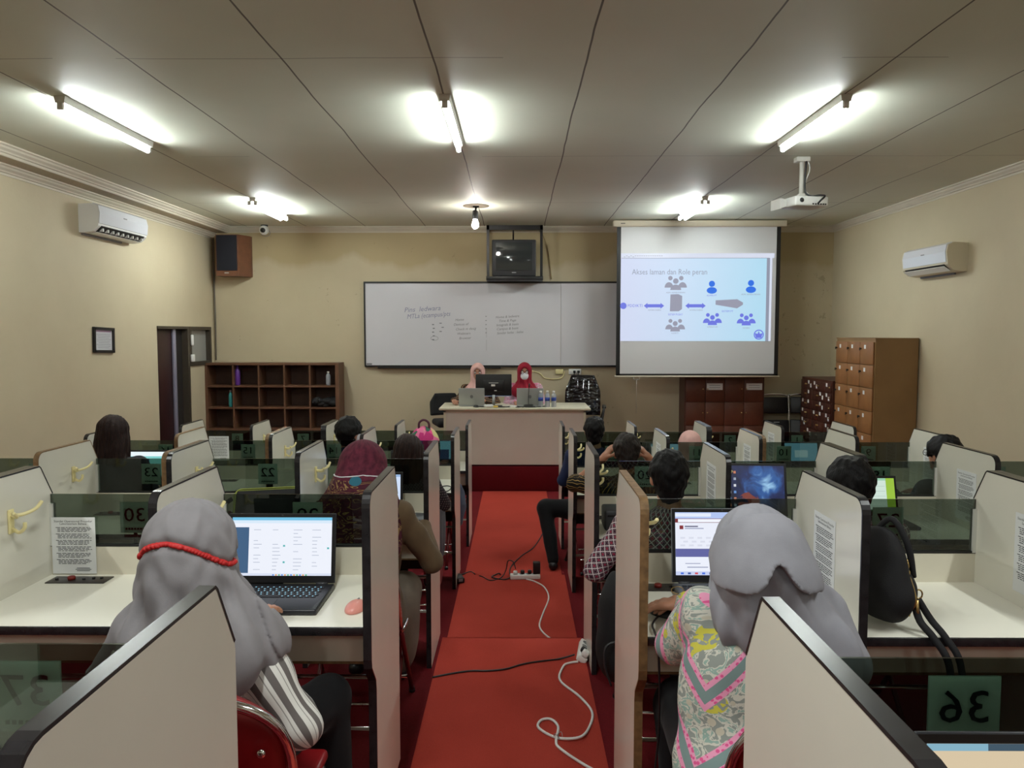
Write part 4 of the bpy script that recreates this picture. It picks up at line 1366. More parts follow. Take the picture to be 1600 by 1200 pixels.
def person(loc, label, B, shirt, trousers, head, rz=0.0, h=0.011, hb=None, sleeve=1.0, hem=0.50, skin=None, shoes=None, folds=0.004, eyes=False, mask=None, collar=True, shirt_extra=None, skirt=None):
    t = empty('person', loc, label, 'person', None, rz)
    lo, hi = B.bounds()
    # skin: one continuous figure
    F = Field(lo, hi, hb or h)
    for p in B.skull():
        F.add(p)
    F.add(('cap', B.head + V3(0, -0.015, -0.06), B.neck - V3(0, 0, 0.04), 0.05, 0.056, 0.03))
    for p in B.torso(-0.012):
        F.add(p)
    for i in (0, 1):
        for p in B.arm(i, -0.004) + B.leg(i, -0.006) + B.feet(i, -0.008):
            F.add(p)
        d, n = B.hand[i]
        for p in hand_prims(B.arms[i][2], d, n, 1 if i else -1, 0.5):
            F.add(p)
    if eyes:
        for x in (-0.031, 0.031):
            F.cut(('ell', B.L(x, 0.098, 0.002), (0.017, 0.012, 0.010), 0.0, None), 0.008)
    field_object('body', F, skin or M['skin'], t)
    if eyes:
        for x in (-0.031, 0.031):
            e = MB().ell(B.L(x, 0.083, 0.002), (0.0125, 0.011, 0.0115), nu=14, nv=10).build('eye', M['white'], t)
            MB().ell(B.L(x, 0.0925, 0.001), (0.0058, 0.003, 0.0058), nu=10, nv=8).build('iris', M['black'], e)
            MB().tube([B.L(x * 0.5, 0.094, 0.026), B.L(x, 0.093, 0.031), B.L(x * 1.55, 0.078, 0.027)], 0.0035, 6).build('eyebrow', M['black'], t)
        MB().tube([B.L(-0.022, 0.088, -0.068), B.L(0, 0.095, -0.066), B.L(0.022, 0.088, -0.068)], 0.006, 8, rs=[0.003, 0.007, 0.003]).build('lips', M['lips'], t)
    # shirt
    F = Field(lo, hi, h)
    for p in B.torso(0.014):
        F.add(p)
    for i in (0, 1):
        for p in B.arm(i, 0.013, sleeve):
            F.add(p)
    for p in (shirt_extra or []):
        F.add(p)
    _, g = F.block(F.lo, F.lo + F.h * F.n)
    if hem > 0.45:
        F.plane((0, 0, -1), -hem)
    if folds:
        F.disp(lambda x, y, z: folds * noise3(x, y, z, 38, loc[0]))
    field_object('shirt', F, shirt, t, B.bones())
    # trousers or skirt and shoes
    lo2, hi2 = np.array(lo), np.array(hi)
    hi2[2] = 0.72
    F = Field(lo2, hi2, max(h, 0.011))
    F.add(('ell', B.pel, (0.175 * B.bulk, 0.135 * B.bulk, 0.115), 0.05))
    for i in (0, 1):
        for p in B.leg(i, 0.012):
            F.add(p)
    if skirt:
        for p in skirt:
            F.add(p)
    F.disp(lambda x, y, z: 0.003 * noise3(x, y, z, 30, 2.0))
    field_object('skirt' if skirt else 'trousers', F, trousers, t)
    for i in (0, 1):
        f = np.array(B.legs[i][2], float)
        F = Field(f - 0.12, f + np.array([0.12, 0.24, 0.1]), 0.010)
        for p in B.feet(i, 0.004):
            F.add(p)
        F.plane((0, 0, -1), -max(0.002, 0.0))
        field_object('shoe', F, shoes or M['black'], t)
    # hair or headscarf
    if head[0] == 'short':
        F = Field(B.head - 0.17, B.head + 0.17, head[3] if len(head) > 3 else 0.006)
        R = B.R
        F.add(('ell', B.L(0, -0.013, 0.024), (0.090 * head[2], 0.110 * head[2], 0.104 * head[2]), 0.02, R))
        F.add(('ell', B.L(0, -0.05, -0.05), (0.062, 0.056, 0.075), 0.03, R))
        F.cut(('ell', B.L(0, 0.13, -0.055), (0.12, 0.115, 0.11), 0, R))
        for x in (-1, 1):
            F.cut(('ell', B.L(x * 0.09, 0.012, -0.045), (0.03, 0.045, 0.052), 0, R))
        F.disp(lambda x, y, z: 0.0035 * noise3(x, y, z, 130, 1.0) + 0.003 * noise3(x, y, z, 55, loc[0]))
        field_object('hair', F, head[1], t, smooth=1)
    elif head[0] == 'long':
        n = head[2]
        F = Field(B.head - np.array([0.2, 0.22, 0.55]), B.head + 0.19, 0.007)
        F.add(('ell', B.L(0, -0.012, 0.022), (0.096, 0.113, 0.108), 0.02))
        F.add(('ell', B.L(0, -0.055, -0.10), (0.105, 0.075, 0.13), 0.05))
        F.add(('ell', B.L(0, -0.075, -0.10 - n * 0.5), (0.115, 0.055, n * 0.5), 0.05))
        for x in (-1, 1):
            F.add(('cap', B.L(x * 0.075, -0.01, -0.03), B.L(x * 0.092, 0.0, -n * 0.85), 0.032, 0.022, 0.03))
        F.cut(('ell', B.L(0, 0.115, -0.05), (0.062, 0.10, 0.10), 0))
        F.disp(lambda x, y, z: 0.004 * np.sin(110 * np.arctan2(x - B.head[0], -(y - B.head[1]) + 0.1) * 0.35 + 3 * np.sin(z * 9)) + 0.002 * noise3(x, y, z, 60, 3))
        field_object('hair', F, head[1], t, smooth=1)
    elif head[0] == 'hijab':
        sp = head[2] if len(head) > 2 else {}
        hh = sp.get('h', 0.008)
        F = Field(B.head - np.array([0.34, 0.34, 0.50]), B.head + np.array([0.34, 0.26, 0.17]), hh)
        prims = sp.get('prims') or [
            ('ell', B.L(0, -0.005, 0.012), (0.100, 0.118, 0.122), 0.03),
            ('ell', B.L(0, 0.012, -0.075), (0.082, 0.088, 0.08), 0.04),
            ('cap', B.L(0, -0.02, -0.10), B.neck + V3(0, 0.0, -0.02), 0.085, 0.12, 0.05),
            ('ell', B.neck + V3(0, 0.02, -0.09), (B.sw + 0.045, 0.145, 0.11), 0.07)]
        for p in prims:
            F.add(p)
        if sp.get('face', True):
            F.cut(('ell', B.L(0, 0.115, -0.018), (0.064, 0.068, 0.092), 0), 0.012)
        am = sp.get('fold', 0.006)
        zc = B.head[2]
        nf = sp.get('nf', 9)
        def fold(x, y, z):
            th = np.arctan2(x - B.head[0], -(y - B.head[1]) + 1e-6)
            w = np.clip((zc - z) / 0.12 + 0.1, 0.12, 1.0)
            return am * w * (np.sin(nf * th + 2.2 * np.sin(13 * z) + loc[0]) + 0.6 * np.sin(nf * 2.1 * th - 9 * z)) + am * 0.5 * np.sin(70 * (z - 0.4 * np.abs(x - B.head[0])) + 3 * np.sin(6 * th)) * np.clip(1 - w, 0.0, 0.5)
        F.disp(fold)
        if sp.get('post'):
            sp['post'](F)
        field_object('headscarf', F, head[1], t, [(B.head - V3(0, 0, 0.3), B.head + V3(0, 0, 0.1), 0.13, 1.2)])
        B.hij = F
    if mask:
        F = Field(B.head - 0.17, B.head + 0.17, 0.005)
        F.add(('ell', B.L(0, 0.040, -0.052), (0.064, 0.076, 0.056), 0.02, B.R))
        F.add(('ell', B.L(0, 0.092, -0.046), (0.028, 0.032, 0.034), 0.03, B.R))
        F.plane((0, -1, 0), -(B.head[1] + 0.028))
        o = field_object('face_mask', F, mask, t)
    return t
M['lips'] = mat('lips', lin(150, 84, 78), 0.45)

# cloth materials -----------------------------------------------------
def cloth(name, col, rough=0.85, weave=True, var=0.10):
    m = bpy.data.materials.new(name)
    t = NT(m)
    tc = t.n('TexCoord').outputs['Object']
    no = t.n('TexNoise', ins={'Vector': tc, 'Scale': 12.0, 'Detail': 4.0})
    t.base(t.ramp(no.outputs[0], [(0.3, tuple(c * (1 - var) for c in col[:3]) + (1,)), (0.7, tuple(min(1, c * (1 + var)) for c in col[:3]) + (1,))]))
    t.b.inputs['Roughness'].default_value = rough
    t.b.inputs['Specular IOR Level'].default_value = 0.25
    t.b.inputs['Sheen Weight'].default_value = 0.05
    if weave:
        t.bump(t.n('TexNoise', ins={'Vector': tc, 'Scale': 450.0, 'Detail': 1.0}).outputs[0], 0.15, 0.002)
    return m
def patt(name, fn, rough=0.8):
    """fn(t, u, v, vec) -> colour socket; u, v run round and along each limb"""
    m = bpy.data.materials.new(name)
    t = NT(m)
    a = t.n('Attribute', attribute_name='cuv')
    s = t.n('SeparateXYZ', ins={0: a.outputs['Vector']})
    t.base(fn(t, s.outputs[0], s.outputs[1], a.outputs['Vector']))
    t.b.inputs['Roughness'].default_value = rough
    t.b.inputs['Specular IOR Level'].default_value = 0.25
    return m
def saw(t, x, k):
    return t.math('FRACT', t.math('MULTIPLY', x, k))
def band(t, f, lo, hi):
    return t.math('MULTIPLY', t.math('GREATER_THAN', f, lo), t.math('LESS_THAN', f, hi))
def f_stripe(t, u, v, vec):
    f = saw(t, t.math('ADD', u, 5.0), 1 / 0.040)
    c = t.mix(band(t, f, 0.0, 0.42), lin(214, 212, 206), lin(104, 98, 96))
    return t.mix(band(t, f, 0.62, 0.68), c, lin(150, 146, 142))
M['stripe'] = patt('grey_striped_cotton', f_stripe)
def f_pastel(t, u, v, vec):
    n = t.n('TexNoise', ins={'Vector': vec, 'Scale': 34.0, 'Detail': 3.0, 'Distortion': 1.5})
    c = t.ramp(n.outputs[0], [(0.36, lin(146, 152, 146)), (0.46, lin(206, 204, 192)), (0.55, lin(150, 176, 166)), (0.66, lin(214, 212, 200))], 'CONSTANT')
    vor = t.n('TexVoronoi', ins={'Vector': vec, 'Scale': 24.0})
    c = t.mix(t.math('LESS_THAN', vor.outputs[0], 0.26), c, lin(196, 190, 172))
    blob = t.n('TexNoise', ins={'Vector': vec, 'Scale': 9.0, 'Detail': 1.0})
    c = t.mix(t.math('MULTIPLY', t.math('GREATER_THAN', blob.outputs[0], 0.60), t.math('GREATER_THAN', n.outputs[0], 0.45)), c, lin(204, 196, 78))
    up = t.math('GREATER_THAN', v, 0.30)
    w = t.math('ABSOLUTE', t.math('SUBTRACT', saw(t, t.math('ADD', u, 3.0), 1 / 0.26), 0.5))
    z = saw(t, t.math('ADD', t.math('ADD', v, 4.0), t.math('MULTIPLY', w, 0.30)), 1 / 0.175)
    dots = t.math('GREATER_THAN', t.n('TexVoronoi', ins={'Vector': vec, 'Scale': 95.0}).outputs[0], 0.36)
    c = t.mix(band(t, z, 0.19, 0.43), c, lin(126, 148, 146))
    pk = t.mix(dots, lin(226, 92, 148), lin(236, 158, 190))
    c = t.mix(t.math('ADD', band(t, z, 0.12, 0.22), band(t, z, 0.40, 0.50)), c, pk)
    return c
M['pastel'] = patt('pastel_batik', f_pastel)
def f_hex(t, u, v, vec):
    a = t.math('ABSOLUTE', t.math('SUBTRACT', saw(t, t.math('ADD', u, 9.0), 1 / 0.034), 0.5))
    b = t.math('ABSOLUTE', t.math('SUBTRACT', saw(t, t.math('ADD', v, 9.0), 1 / 0.034), 0.5))
    s = t.math('ADD', a, b)
    r = t.math('ABSOLUTE', t.math('SUBTRACT', s, 0.5))
    line = t.math('LESS_THAN', r, 0.085)
    ring = band(t, s, 0.20, 0.27)
    ring2 = band(t, s, 0.73, 0.80)
    c = t.mix(t.math('LESS_THAN', s, 0.20), lin(44, 30, 42), lin(140, 34, 62))
    c = t.mix(t.math('ADD', ring, ring2), c, lin(150, 108, 122))
    return t.mix(line, c, lin(216, 204, 206))
M['hexa'] = patt('maroon_lattice_batik', f_hex)
def f_zebra(t, u, v, vec):
    n = t.n('TexWave', ins={'Vector': vec, 'Scale': 9.0, 'Distortion': 7.0, 'Detail': 1.5, 'Detail Scale': 1.2})
    return t.ramp(n.outputs['Fac'], [(0.0, lin(18, 14, 12)), (0.52, lin(178, 132, 52)), (0.62, lin(206, 178, 110)), (0.72, lin(22, 18, 16))], 'CONSTANT')
M['zebra'] = patt('black_gold_batik', f_zebra)
def f_maroon(t, u, v, vec):
    n = t.n('TexNoise', ins={'Vector': vec, 'Scale': 11.0, 'Detail': 2.0, 'Distortion': 2.2})
    low = t.math('LESS_THAN', v, 0.27)
    k = t.math('ABSOLUTE', t.math('SUBTRACT', saw(t, n.outputs[0], 7.0), 0.5))
    gold = t.math('MULTIPLY', t.math('LESS_THAN', k, 0.10), low)
    tex = t.n('TexNoise', ins={'Vector': vec, 'Scale': 40.0, 'Detail': 3.0})
    c = t.ramp(tex.outputs[0], [(0.35, lin(74, 26, 42)), (0.65, lin(104, 40, 58))])
    c = t.mix(t.math('MULTIPLY', low, 0.45), c, lin(40, 20, 28))
    c = t.mix(gold, c, lin(150, 122, 78))
    d = t.n('VectorMath', operation='DISTANCE', ins={0: vec, 1: (0.0, 0.27, 0.0)})
    c = t.mix(t.math('LESS_THAN', d.outputs['Value'], 0.020), c, lin(48, 108, 128))
    return c
M['maroon_scarf'] = patt('maroon_floral_scarf', f_maroon)
def f_dots(t, u, v, vec):
    a = t.math('SUBTRACT', saw(t, t.math('ADD', t.math('ADD', u, v), 9.0), 1 / 0.024), 0.5)
    b = t.math('SUBTRACT', saw(t, t.math('ADD', t.math('SUBTRACT', u, v), 9.0), 1 / 0.024), 0.5)
    r = t.math('ADD', t.math('MULTIPLY', a, a), t.math('MULTIPLY', b, b))
    return t.mix(t.math('LESS_THAN', r, 0.06), lin(40, 36, 40), lin(110, 96, 98))
M['dots'] = patt('black_dotted_cloth', f_dots)
def f_brown(t, u, v, vec):
    f = saw(t, t.math('ADD', u, 7.0), 1 / 0.03)
    return t.mix(band(t, f, 0.0, 0.3), lin(44, 34, 34), lin(150, 116, 78))
M['brownstripe'] = patt('brown_striped_cloth', f_brown)
def f_floral(t, u, v, vec):
    n = t.n('TexVoronoi', ins={'Vector': vec, 'Scale': 34.0})
    return t.ramp(n.outputs[0], [(0.0, lin(226, 220, 222)), (0.3, lin(206, 120, 150)), (0.5, lin(196, 170, 184))], 'CONSTANT')
M['pinkfloral'] = patt('pink_floral_cloth', f_floral)
def hair_mat(name, col, hi):
    m = bpy.data.materials.new(name)
    t = NT(m)
    tc = t.n('TexCoord').outputs['Object']
    mp = t.n('Mapping', ins={0: tc, 3: (90, 90, 14)})
    no = t.n('TexNoise', ins={'Vector': mp.outputs[0], 'Scale': 1.6, 'Detail': 4.0, 'Distortion': 0.6})
    t.base(t.ramp(no.outputs[0], [(0.35, col), (0.7, hi)]))
    t.b.inputs['Roughness'].default_value = 0.55
    t.b.inputs['Specular IOR Level'].default_value = 0.16
    t.bump(no.outputs[0], 0.6, 0.006)
    return m
M['hair_black'] = hair_mat('black_hair', lin(10, 9, 10), lin(20, 18, 18))
M['hair_brown'] = hair_mat('dark_brown_hair', lin(26, 17, 16), lin(50, 32, 27))
M['hair_thin'] = hair_mat('thinning_hair', lin(20, 16, 15), lin(48, 39, 34))
M['scarf_grey'] = cloth('grey_scarf', lin(134, 131, 134))
M['scarf_grey2'] = cloth('light_grey_scarf', lin(150, 150, 158))
M['scarf_pink'] = cloth('pale_pink_scarf', lin(222, 176, 168))
M['scarf_red'] = cloth('crimson_scarf', lin(142, 24, 44))
M['black_cloth'] = cloth('black_cloth', lin(11, 11, 14))
M['navy'] = cloth('navy_cloth', lin(34, 44, 78))
M['olive'] = cloth('olive_brown_cloth', lin(96, 78, 56))
M['olive2'] = cloth('grey_brown_cloth', lin(104, 92, 78))
M['charcoal'] = cloth('charcoal_cloth', lin(48, 50, 58))
M['darkred'] = cloth('dark_red_cloth', lin(120, 28, 34))
M['red_braid'] = mat('red_braid', lin(186, 26, 26), 0.6)

# 1. grey scarf, striped shirt (second row, left of the aisle)
W1 = (-0.86, 1.95, FZ['B'])
B = Body(H=1.205, cloth_top=0.02, hy=0.03, lean=0.04, sw=0.165, bulk=1.08,
         arms=[[(-0.15, 0.04, 0.815), (-0.25, 0.14, 0.65), (-0.14, 0.40, 0.775)], [(0.15, 0.02, 0.815), (0.295, -0.03, 0.625), (0.045, 0.33, 0.775)]],
         hand=[((0.1, 1, 0.0), (0, 0, 1)), ((0.28, 1, 0.02), (0, 0, 1))],
         legs=[[(-0.09, 0.0, 0.49), (-0.12, 0.42, 0.47), (-0.12, 0.38, 0.09)], [(0.10, 0.0, 0.49), (0.26, 0.40, 0.49), (0.30, 0.36, 0.09)]])
hp = [('ell', V3(0, 0.03, 1.078), (0.117, 0.135, 0.127), 0.03),
      ('ell', V3(0, 0.045, 0.985), (0.10, 0.11, 0.10), 0.04),
      ('ell', V3(0.01, -0.015, 0.97), (0.118, 0.115, 0.125), 0.05),
      ('ell', V3(0.015, 0.01, 0.86), (0.175, 0.145, 0.105), 0.06),
      ('cap', V3(-0.14, 0.03, 0.84), V3(-0.225, 0.07, 0.73), 0.06, 0.07, 0.06),
      ('ell', V3(0.03, -0.085, 0.81), (0.165, 0.072, 0.125), 0.05),
      ('cap', V3(0.10, 0.02, 0.87), V3(0.185, 0.03, 0.80), 0.07, 0.052, 0.09),
      ('ell', V3(0.07, -0.01, 0.825), (0.150, 0.13, 0.085), 0.09)]
def w1post(F):
    # groove where the braided band holds the scarf
    def g(x, y, z):
        zz = 1.118 - 5.2 * x * x - 0.06 * x
        return 0.010 * np.exp(-((z - zz) / 0.012) ** 2) * (y < 0.09)
    F.disp(g)
p1 = person(W1, 'person in a plain grey headscarf and grey striped shirt typing on a laptop', B, M['stripe'], M['black_cloth'],
            ('hijab', M['scarf_grey'], {'prims': hp, 'h': 0.006, 'fold': 0.0085, 'nf': 9, 'post': w1post}), h=0.007, hb=0.006, hem=0.40, folds=0.005,
            shirt_extra=[('ell', V3(0, -0.05, 0.52), (0.21, 0.16, 0.14), 0.06), ('ell', V3(0.14, -0.03, 0.46), (0.13, 0.13, 0.10), 0.05)])
F = B.hij
pts = []
for k in range(61):
    a = -1.72 + 3.44 * k / 60
    dx, dy = math.sin(a), -math.cos(a)
    x = dx * 0.118
    q = F.cast((0, 0.03, 1.118 - 5.2 * x * x - 0.06 * x), (dx, dy, 0))
    pts.append(q + np.array([dx, dy, 0]) * 0.0025)
q = MB().tube(pts, 0.0065, 8)
for k in range(0, 60):
    q.ell(pts[k], (0.0095, 0.0095, 0.0058), nu=8, nv=6, R=(0.5, 0.3, 0.2))
q.build('braided_band', M['red_braid'], p1)

# 2. light grey scarf, pastel batik tunic (second row, right of the aisle)
W2 = (0.62, 1.93, FZ['B'])
B = Body(H=1.197, cloth_top=0.02, hy=0.03, lean=0.05, sw=0.17, bulk=1.12,
         arms=[[(-0.115, 0.10, 0.885), (-0.165, 0.20, 0.752), (-0.085, 0.42, 0.790)], [(0.17, 0.07, 0.885), (0.20, 0.30, 0.77), (-0.03, 0.47, 0.785)]],
         hand=[((-0.8, 0.35, -0.05), (0, 0, 1)), ((-1.0, 0.1, -0.02), (0, 0, 1))],
         legs=[[(-0.09, 0.0, 0.49), (-0.115, 0.42, 0.48), (-0.12, 0.40, 0.09)], [(0.10, 0.0, 0.49), (0.12, 0.42, 0.47), (0.12, 0.38, 0.09)]])
hp = [('ell', V3(0, 0.03, 1.072), (0.110, 0.131, 0.125), 0.03),
      ('ell', V3(-0.01, 0.06, 0.985), (0.09, 0.10, 0.09), 0.04),
      ('ell', V3(0.02, -0.01, 0.965), (0.125, 0.115, 0.12), 0.05),
      ('ell', V3(0.055, 0.03, 0.89), (0.165, 0.14, 0.085), 0.06),
      ('cap', V3(0.15, 0.0, 0.90), V3(0.225, 0.0, 0.79), 0.075, 0.07, 0.06),
      ('ell', V3(0.09, -0.09, 0.83), (0.13, 0.06, 0.10), 0.05)]
p2 = person(W2, 'person in a light grey headscarf and pastel pink patterned tunic using a mouse', B, M['pastel'], M['black_cloth'],
            ('hijab', M['scarf_grey2'], {'prims': hp, 'h': 0.006, 'fold': 0.008, 'nf': 7}), h=0.007, hb=0.0055, hem=0.30, folds=0.005, mask=M['maskw'],
            shirt_extra=[('ell', V3(0, -0.06, 0.50), (0.215, 0.17, 0.16), 0.06), ('ell', V3(0, -0.08, 0.40), (0.22, 0.17, 0.14), 0.06)])
# outer fold of the scarf, lying over the first
F = Field(V3(-0.25, -0.25, 0.75), V3(0.30, 0.2, 1.22), 0.006)
F.add(('ell', V3(0.0, 0.020, 1.068), (0.1225, 0.147, 0.137), 0.03))
F.add(('ell', V3(0.005, -0.045, 1.01), (0.132, 0.12, 0.10), 0.05))
F.disp(lambda x, y, z: 0.004 * np.sin(30 * x + 6 * z) * np.clip((1.12 - z) / 0.08, 0, 1))
F.plane(tuple(unit((0.0, 0.82, 0.57))), 0.652)
_, g_ = F.block(F.lo, F.lo + F.h * F.n)
hem_ = 1.025 + 0.062 * np.exp(-((g_[0] - 0.005) / 0.035) ** 2) - 0.10 * np.abs(g_[0]) + 0.5 * np.clip(g_[1] + 0.02, 0, 1)
F.d = np.maximum(F.d, (hem_ - g_[2]) * 0.8)
field_object('scarf_fold', F, M['scarf_grey2'], p2)
MB().tube([B.L(-0.066, 0.055, -0.045), B.L(-0.098, 0.03, -0.02), B.L(-0.112, -0.01, 0.0)], 0.003, 6).build('mask_strap', M['maskw'], p2)
MB().tube([np.array(B.arms[0][2]) + np.array([0.02 * math.cos(a) - 0.004, 0.145, 0.012 * math.sin(a) + 0.0]) for a in [k * PI / 8 for k in range(17)]], 0.0015, 5).build('ring', M['gold'], p2)

# 3. maroon scarf (third row left)
B = Body(H=1.273, cloth_top=0.02, hy=0.05, lean=0.03, sw=0.17, bulk=1.05, arms=[[(-0.17, 0.03, 0.92), (-0.25, 0.10, 0.70), (-0.14, 0.36, 0.775)], [(0.17, 0.03, 0.92), (0.31, 0.10, 0.68), (0.24, 0.36, 0.775)]],
         legs=[[(-0.09, 0, 0.49), (-0.11, 0.41, 0.475), (-0.11, 0.38, 0.09)], [(0.10, 0, 0.49), (0.15, 0.38, 0.46), (0.13, 0.34, 0.09)]])
hp = [('ell', V3(0, 0.045, 1.145), (0.112, 0.13, 0.122), 0.03), ('ell', V3(0.0, -0.02, 1.06), (0.13, 0.12, 0.10), 0.05),
      ('ell', V3(0, -0.01, 0.93), (0.185, 0.14, 0.16), 0.07), ('ell', V3(0, -0.06, 0.80), (0.19, 0.11, 0.17), 0.06), ('ell', V3(0, 0.06, 1.05), (0.085, 0.09, 0.08), 0.04),
      ('cap', V3(-0.15, 0.02, 0.93), V3(-0.22, 0.04, 0.78), 0.075, 0.07, 0.05)]
p3 = person((-0.715, 3.48, FZ['C']), 'person in a maroon headscarf with gold flowers, third row beside the aisle', B, M['olive'], M['olive2'],
            ('hijab', M['maroon_scarf'], {'prims': hp, 'h': 0.008, 'fold': 0.0045, 'nf': 8}), h=0.010, hb=0.009, hem=0.45, mask=M['maskw'],
            skirt=[('ell', V3(0.10, 0.2, 0.42), (0.13, 0.25, 0.15), 0.05), ('ell', V3(0.11, 0.22, 0.28), (0.12, 0.2, 0.2), 0.05)])
F = B.hij
pts = []
for k in range(31):
    a = -1.5 + 3.0 * k / 30
    dx, dy = math.sin(a), -math.cos(a)
    q = F.cast((0, 0.045, 1.125 + 0.012 * math.sin(a * 1.2) - 0.035 * max(0.0, a - 0.2)), (dx, dy, 0))
    pts.append(q + np.array([dx, dy, 0]) * 0.0015)
MB().tube(pts, 0.0028, 6).build('mask_strap', M['maskw'], p3)

# 4-13: the other people at the carrels
E_ = [((0.696, 3.42, FZ['C']), 'person with short black hair in a maroon lattice batik shirt, third row beside the aisle', dict(H=1.219, bulk=1.05, sw=0.19, arms=[[(-0.19, 0.04, 0.88), (-0.335, 0.08, 0.66), (-0.16, 0.38, 0.775)], [(0.19, 0.04, 0.88), (0.27, 0.10, 0.68), (0.15, 0.38, 0.775)]]), M['hexa'], M['black_cloth'], ('short', M['hair_black'], 1.0), dict(h=0.009, hem=0.48)),
      ((1.50, 3.36, FZ['C']), 'person with thick wavy black hair in a maroon lattice batik shirt, third row right', dict(H=1.188, bulk=1.05, sw=0.185), M['hexa'], M['black_cloth'], ('short', M['hair_black'], 1.12), dict(h=0.010)),
      ((0.731, 4.98, FZ['D']), 'person with thinning hair holding both hands to the head, black and gold shirt', dict(H=1.20, bulk=1.1, sw=0.20, bow=0.35, hy=0.09, lean=0.05, arms=[[(-0.20, 0.05, 0.87), (-0.345, 0.16, 0.86), (-0.155, 0.13, 1.035)], [(0.20, 0.05, 0.87), (0.33, 0.18, 0.88), (0.155, 0.13, 1.035)]], hand=[((0.55, 0.1, 0.75), (-0.8, -0.3, 0.5)), ((-0.55, 0.1, 0.75), (0.8, -0.3, 0.5))]), M['zebra'], M['black_cloth'], ('short', M['hair_thin'], 1.03), dict(h=0.011, hb=0.007, sleeve=0.55, skin=M['skin2'])),
      ((-0.733, 5.05, FZ['D']), 'person with long straight dark hair and dotted black top, fourth row left', dict(H=1.194, sw=0.16), M['dots'], M['black_cloth'], ('long', M['hair_brown'], 0.30), dict(h=0.011)),
      ((-2.72, 5.05, FZ['D']), 'person with shoulder-length brown hair and charcoal top near the left wall', dict(H=1.321, sw=0.18), M['charcoal'], M['black_cloth'], ('long', M['hair_brown'], 0.26), dict(h=0.011)),
      ((-1.51, 6.6, 0.0), 'person with full black hair and white face mask in the farthest row left', dict(H=1.25, sw=0.18), M['navy'], M['black_cloth'], ('short', M['hair_black'], 1.18), dict(h=0.012, mask=M['maskw'])),
      ((0.664, 6.5, 0.0), 'person in navy with short black hair, one knee out in the aisle', dict(H=1.278, sw=0.185, legs=[[(-0.11, 0.0, 0.49), (-0.42, 0.02, 0.50), (-0.36, -0.12, 0.09)], [(0.09, 0, 0.49), (0.11, 0.40, 0.475), (0.11, 0.38, 0.09)]]), M['navy'], M['black_cloth'], ('short', M['hair_black'], 1.0), dict(h=0.012)),
      ((1.49, 6.5, 0.0), 'person in a pale pink headscarf in the farthest row right', dict(H=1.164, cloth_top=0.015, sw=0.16), M['charcoal'], M['black_cloth'], ('hijab', M['scarf_pink'], {}), dict(h=0.012)),
      ((2.83, 4.95, FZ['D']), 'person with black hair and glasses half hidden behind a panel, far right', dict(H=1.199, sw=0.18), M['charcoal'], M['black_cloth'], ('short', M['hair_black'], 1.1), dict(h=0.012))]
PEOPLE = []
for loc, label, bd, sh, tr, hd, kw in E_:
    rz = {1.50: 0.0, -1.51: -0.55, 2.83: 0.35}.get(loc[0], 0.0)
    B = Body(**bd)
    p = person(loc, label, B, sh, tr, hd, rz=rz, **kw)
    PEOPLE.append((p, B))
# glasses of the person far right
p, B = PEOPLE[-1]
q = MB()
for x in (-0.033, 0.033):
    q.tube([B.L(x + 0.025 * math.cos(a), 0.108, 0.002 + 0.02 * math.sin(a)) for a in [k * PI / 8 for k in range(16)]], 0.002, 6, closed=True)
    q.tube([B.L(x * 1.75, 0.106, 0.006), B.L(x * 2.55, 0.04, 0.006), B.L(x * 2.5, -0.02, -0.002)], 0.002, 6)
q.tube([B.L(-0.008, 0.109, 0.004), B.L(0.008, 0.109, 0.004)], 0.002, 6)
GL = q
q.build('glasses', M['black'], p)

# 14, 15: the two presenters behind the desk, facing the room
B = Body(H=1.286, cloth_top=0.018, hy=0.05, sw=0.165, arms=[[(-0.165, 0.04, 0.93), (-0.25, 0.10, 0.74), (-0.10, 0.34, 0.80)], [(0.165, 0.04, 0.93), (0.25, 0.12, 0.78), (0.30, 0.36, 0.80)]])
p14 = person((-0.53, 10.38, PZ), 'person in a pale pink headscarf and brown striped top behind the teacher desk', B, M['brownstripe'], M['black_cloth'], ('hijab', M['scarf_pink'], {'h': 0.007, 'fold': 0.004}), rz=PI, h=0.009, hb=0.007, eyes=True)
B = Body(H=1.295, cloth_top=0.018, hy=0.06, sw=0.17, bulk=1.08)
p15 = person((0.10, 10.38, PZ), 'person in a crimson headscarf, glasses and white face mask behind the teacher desk', B, M['pinkfloral'], M['black_cloth'], ('hijab', M['scarf_red'], {'h': 0.007, 'fold': 0.004}), rz=PI, h=0.009, hb=0.007, eyes=True, mask=M['maskw'])
q = MB()
for x in (-0.033, 0.033):
    q.tube([B.L(x + 0.026 * math.cos(a), 0.112, 0.002 + 0.02 * math.sin(a)) for a in [k * PI / 8 for k in range(16)]], 0.0026, 6, closed=True)
q.tube([B.L(-0.008, 0.113, 0.004), B.L(0.008, 0.113, 0.004)], 0.0025, 6)
q.build('glasses', M['black'], p15)
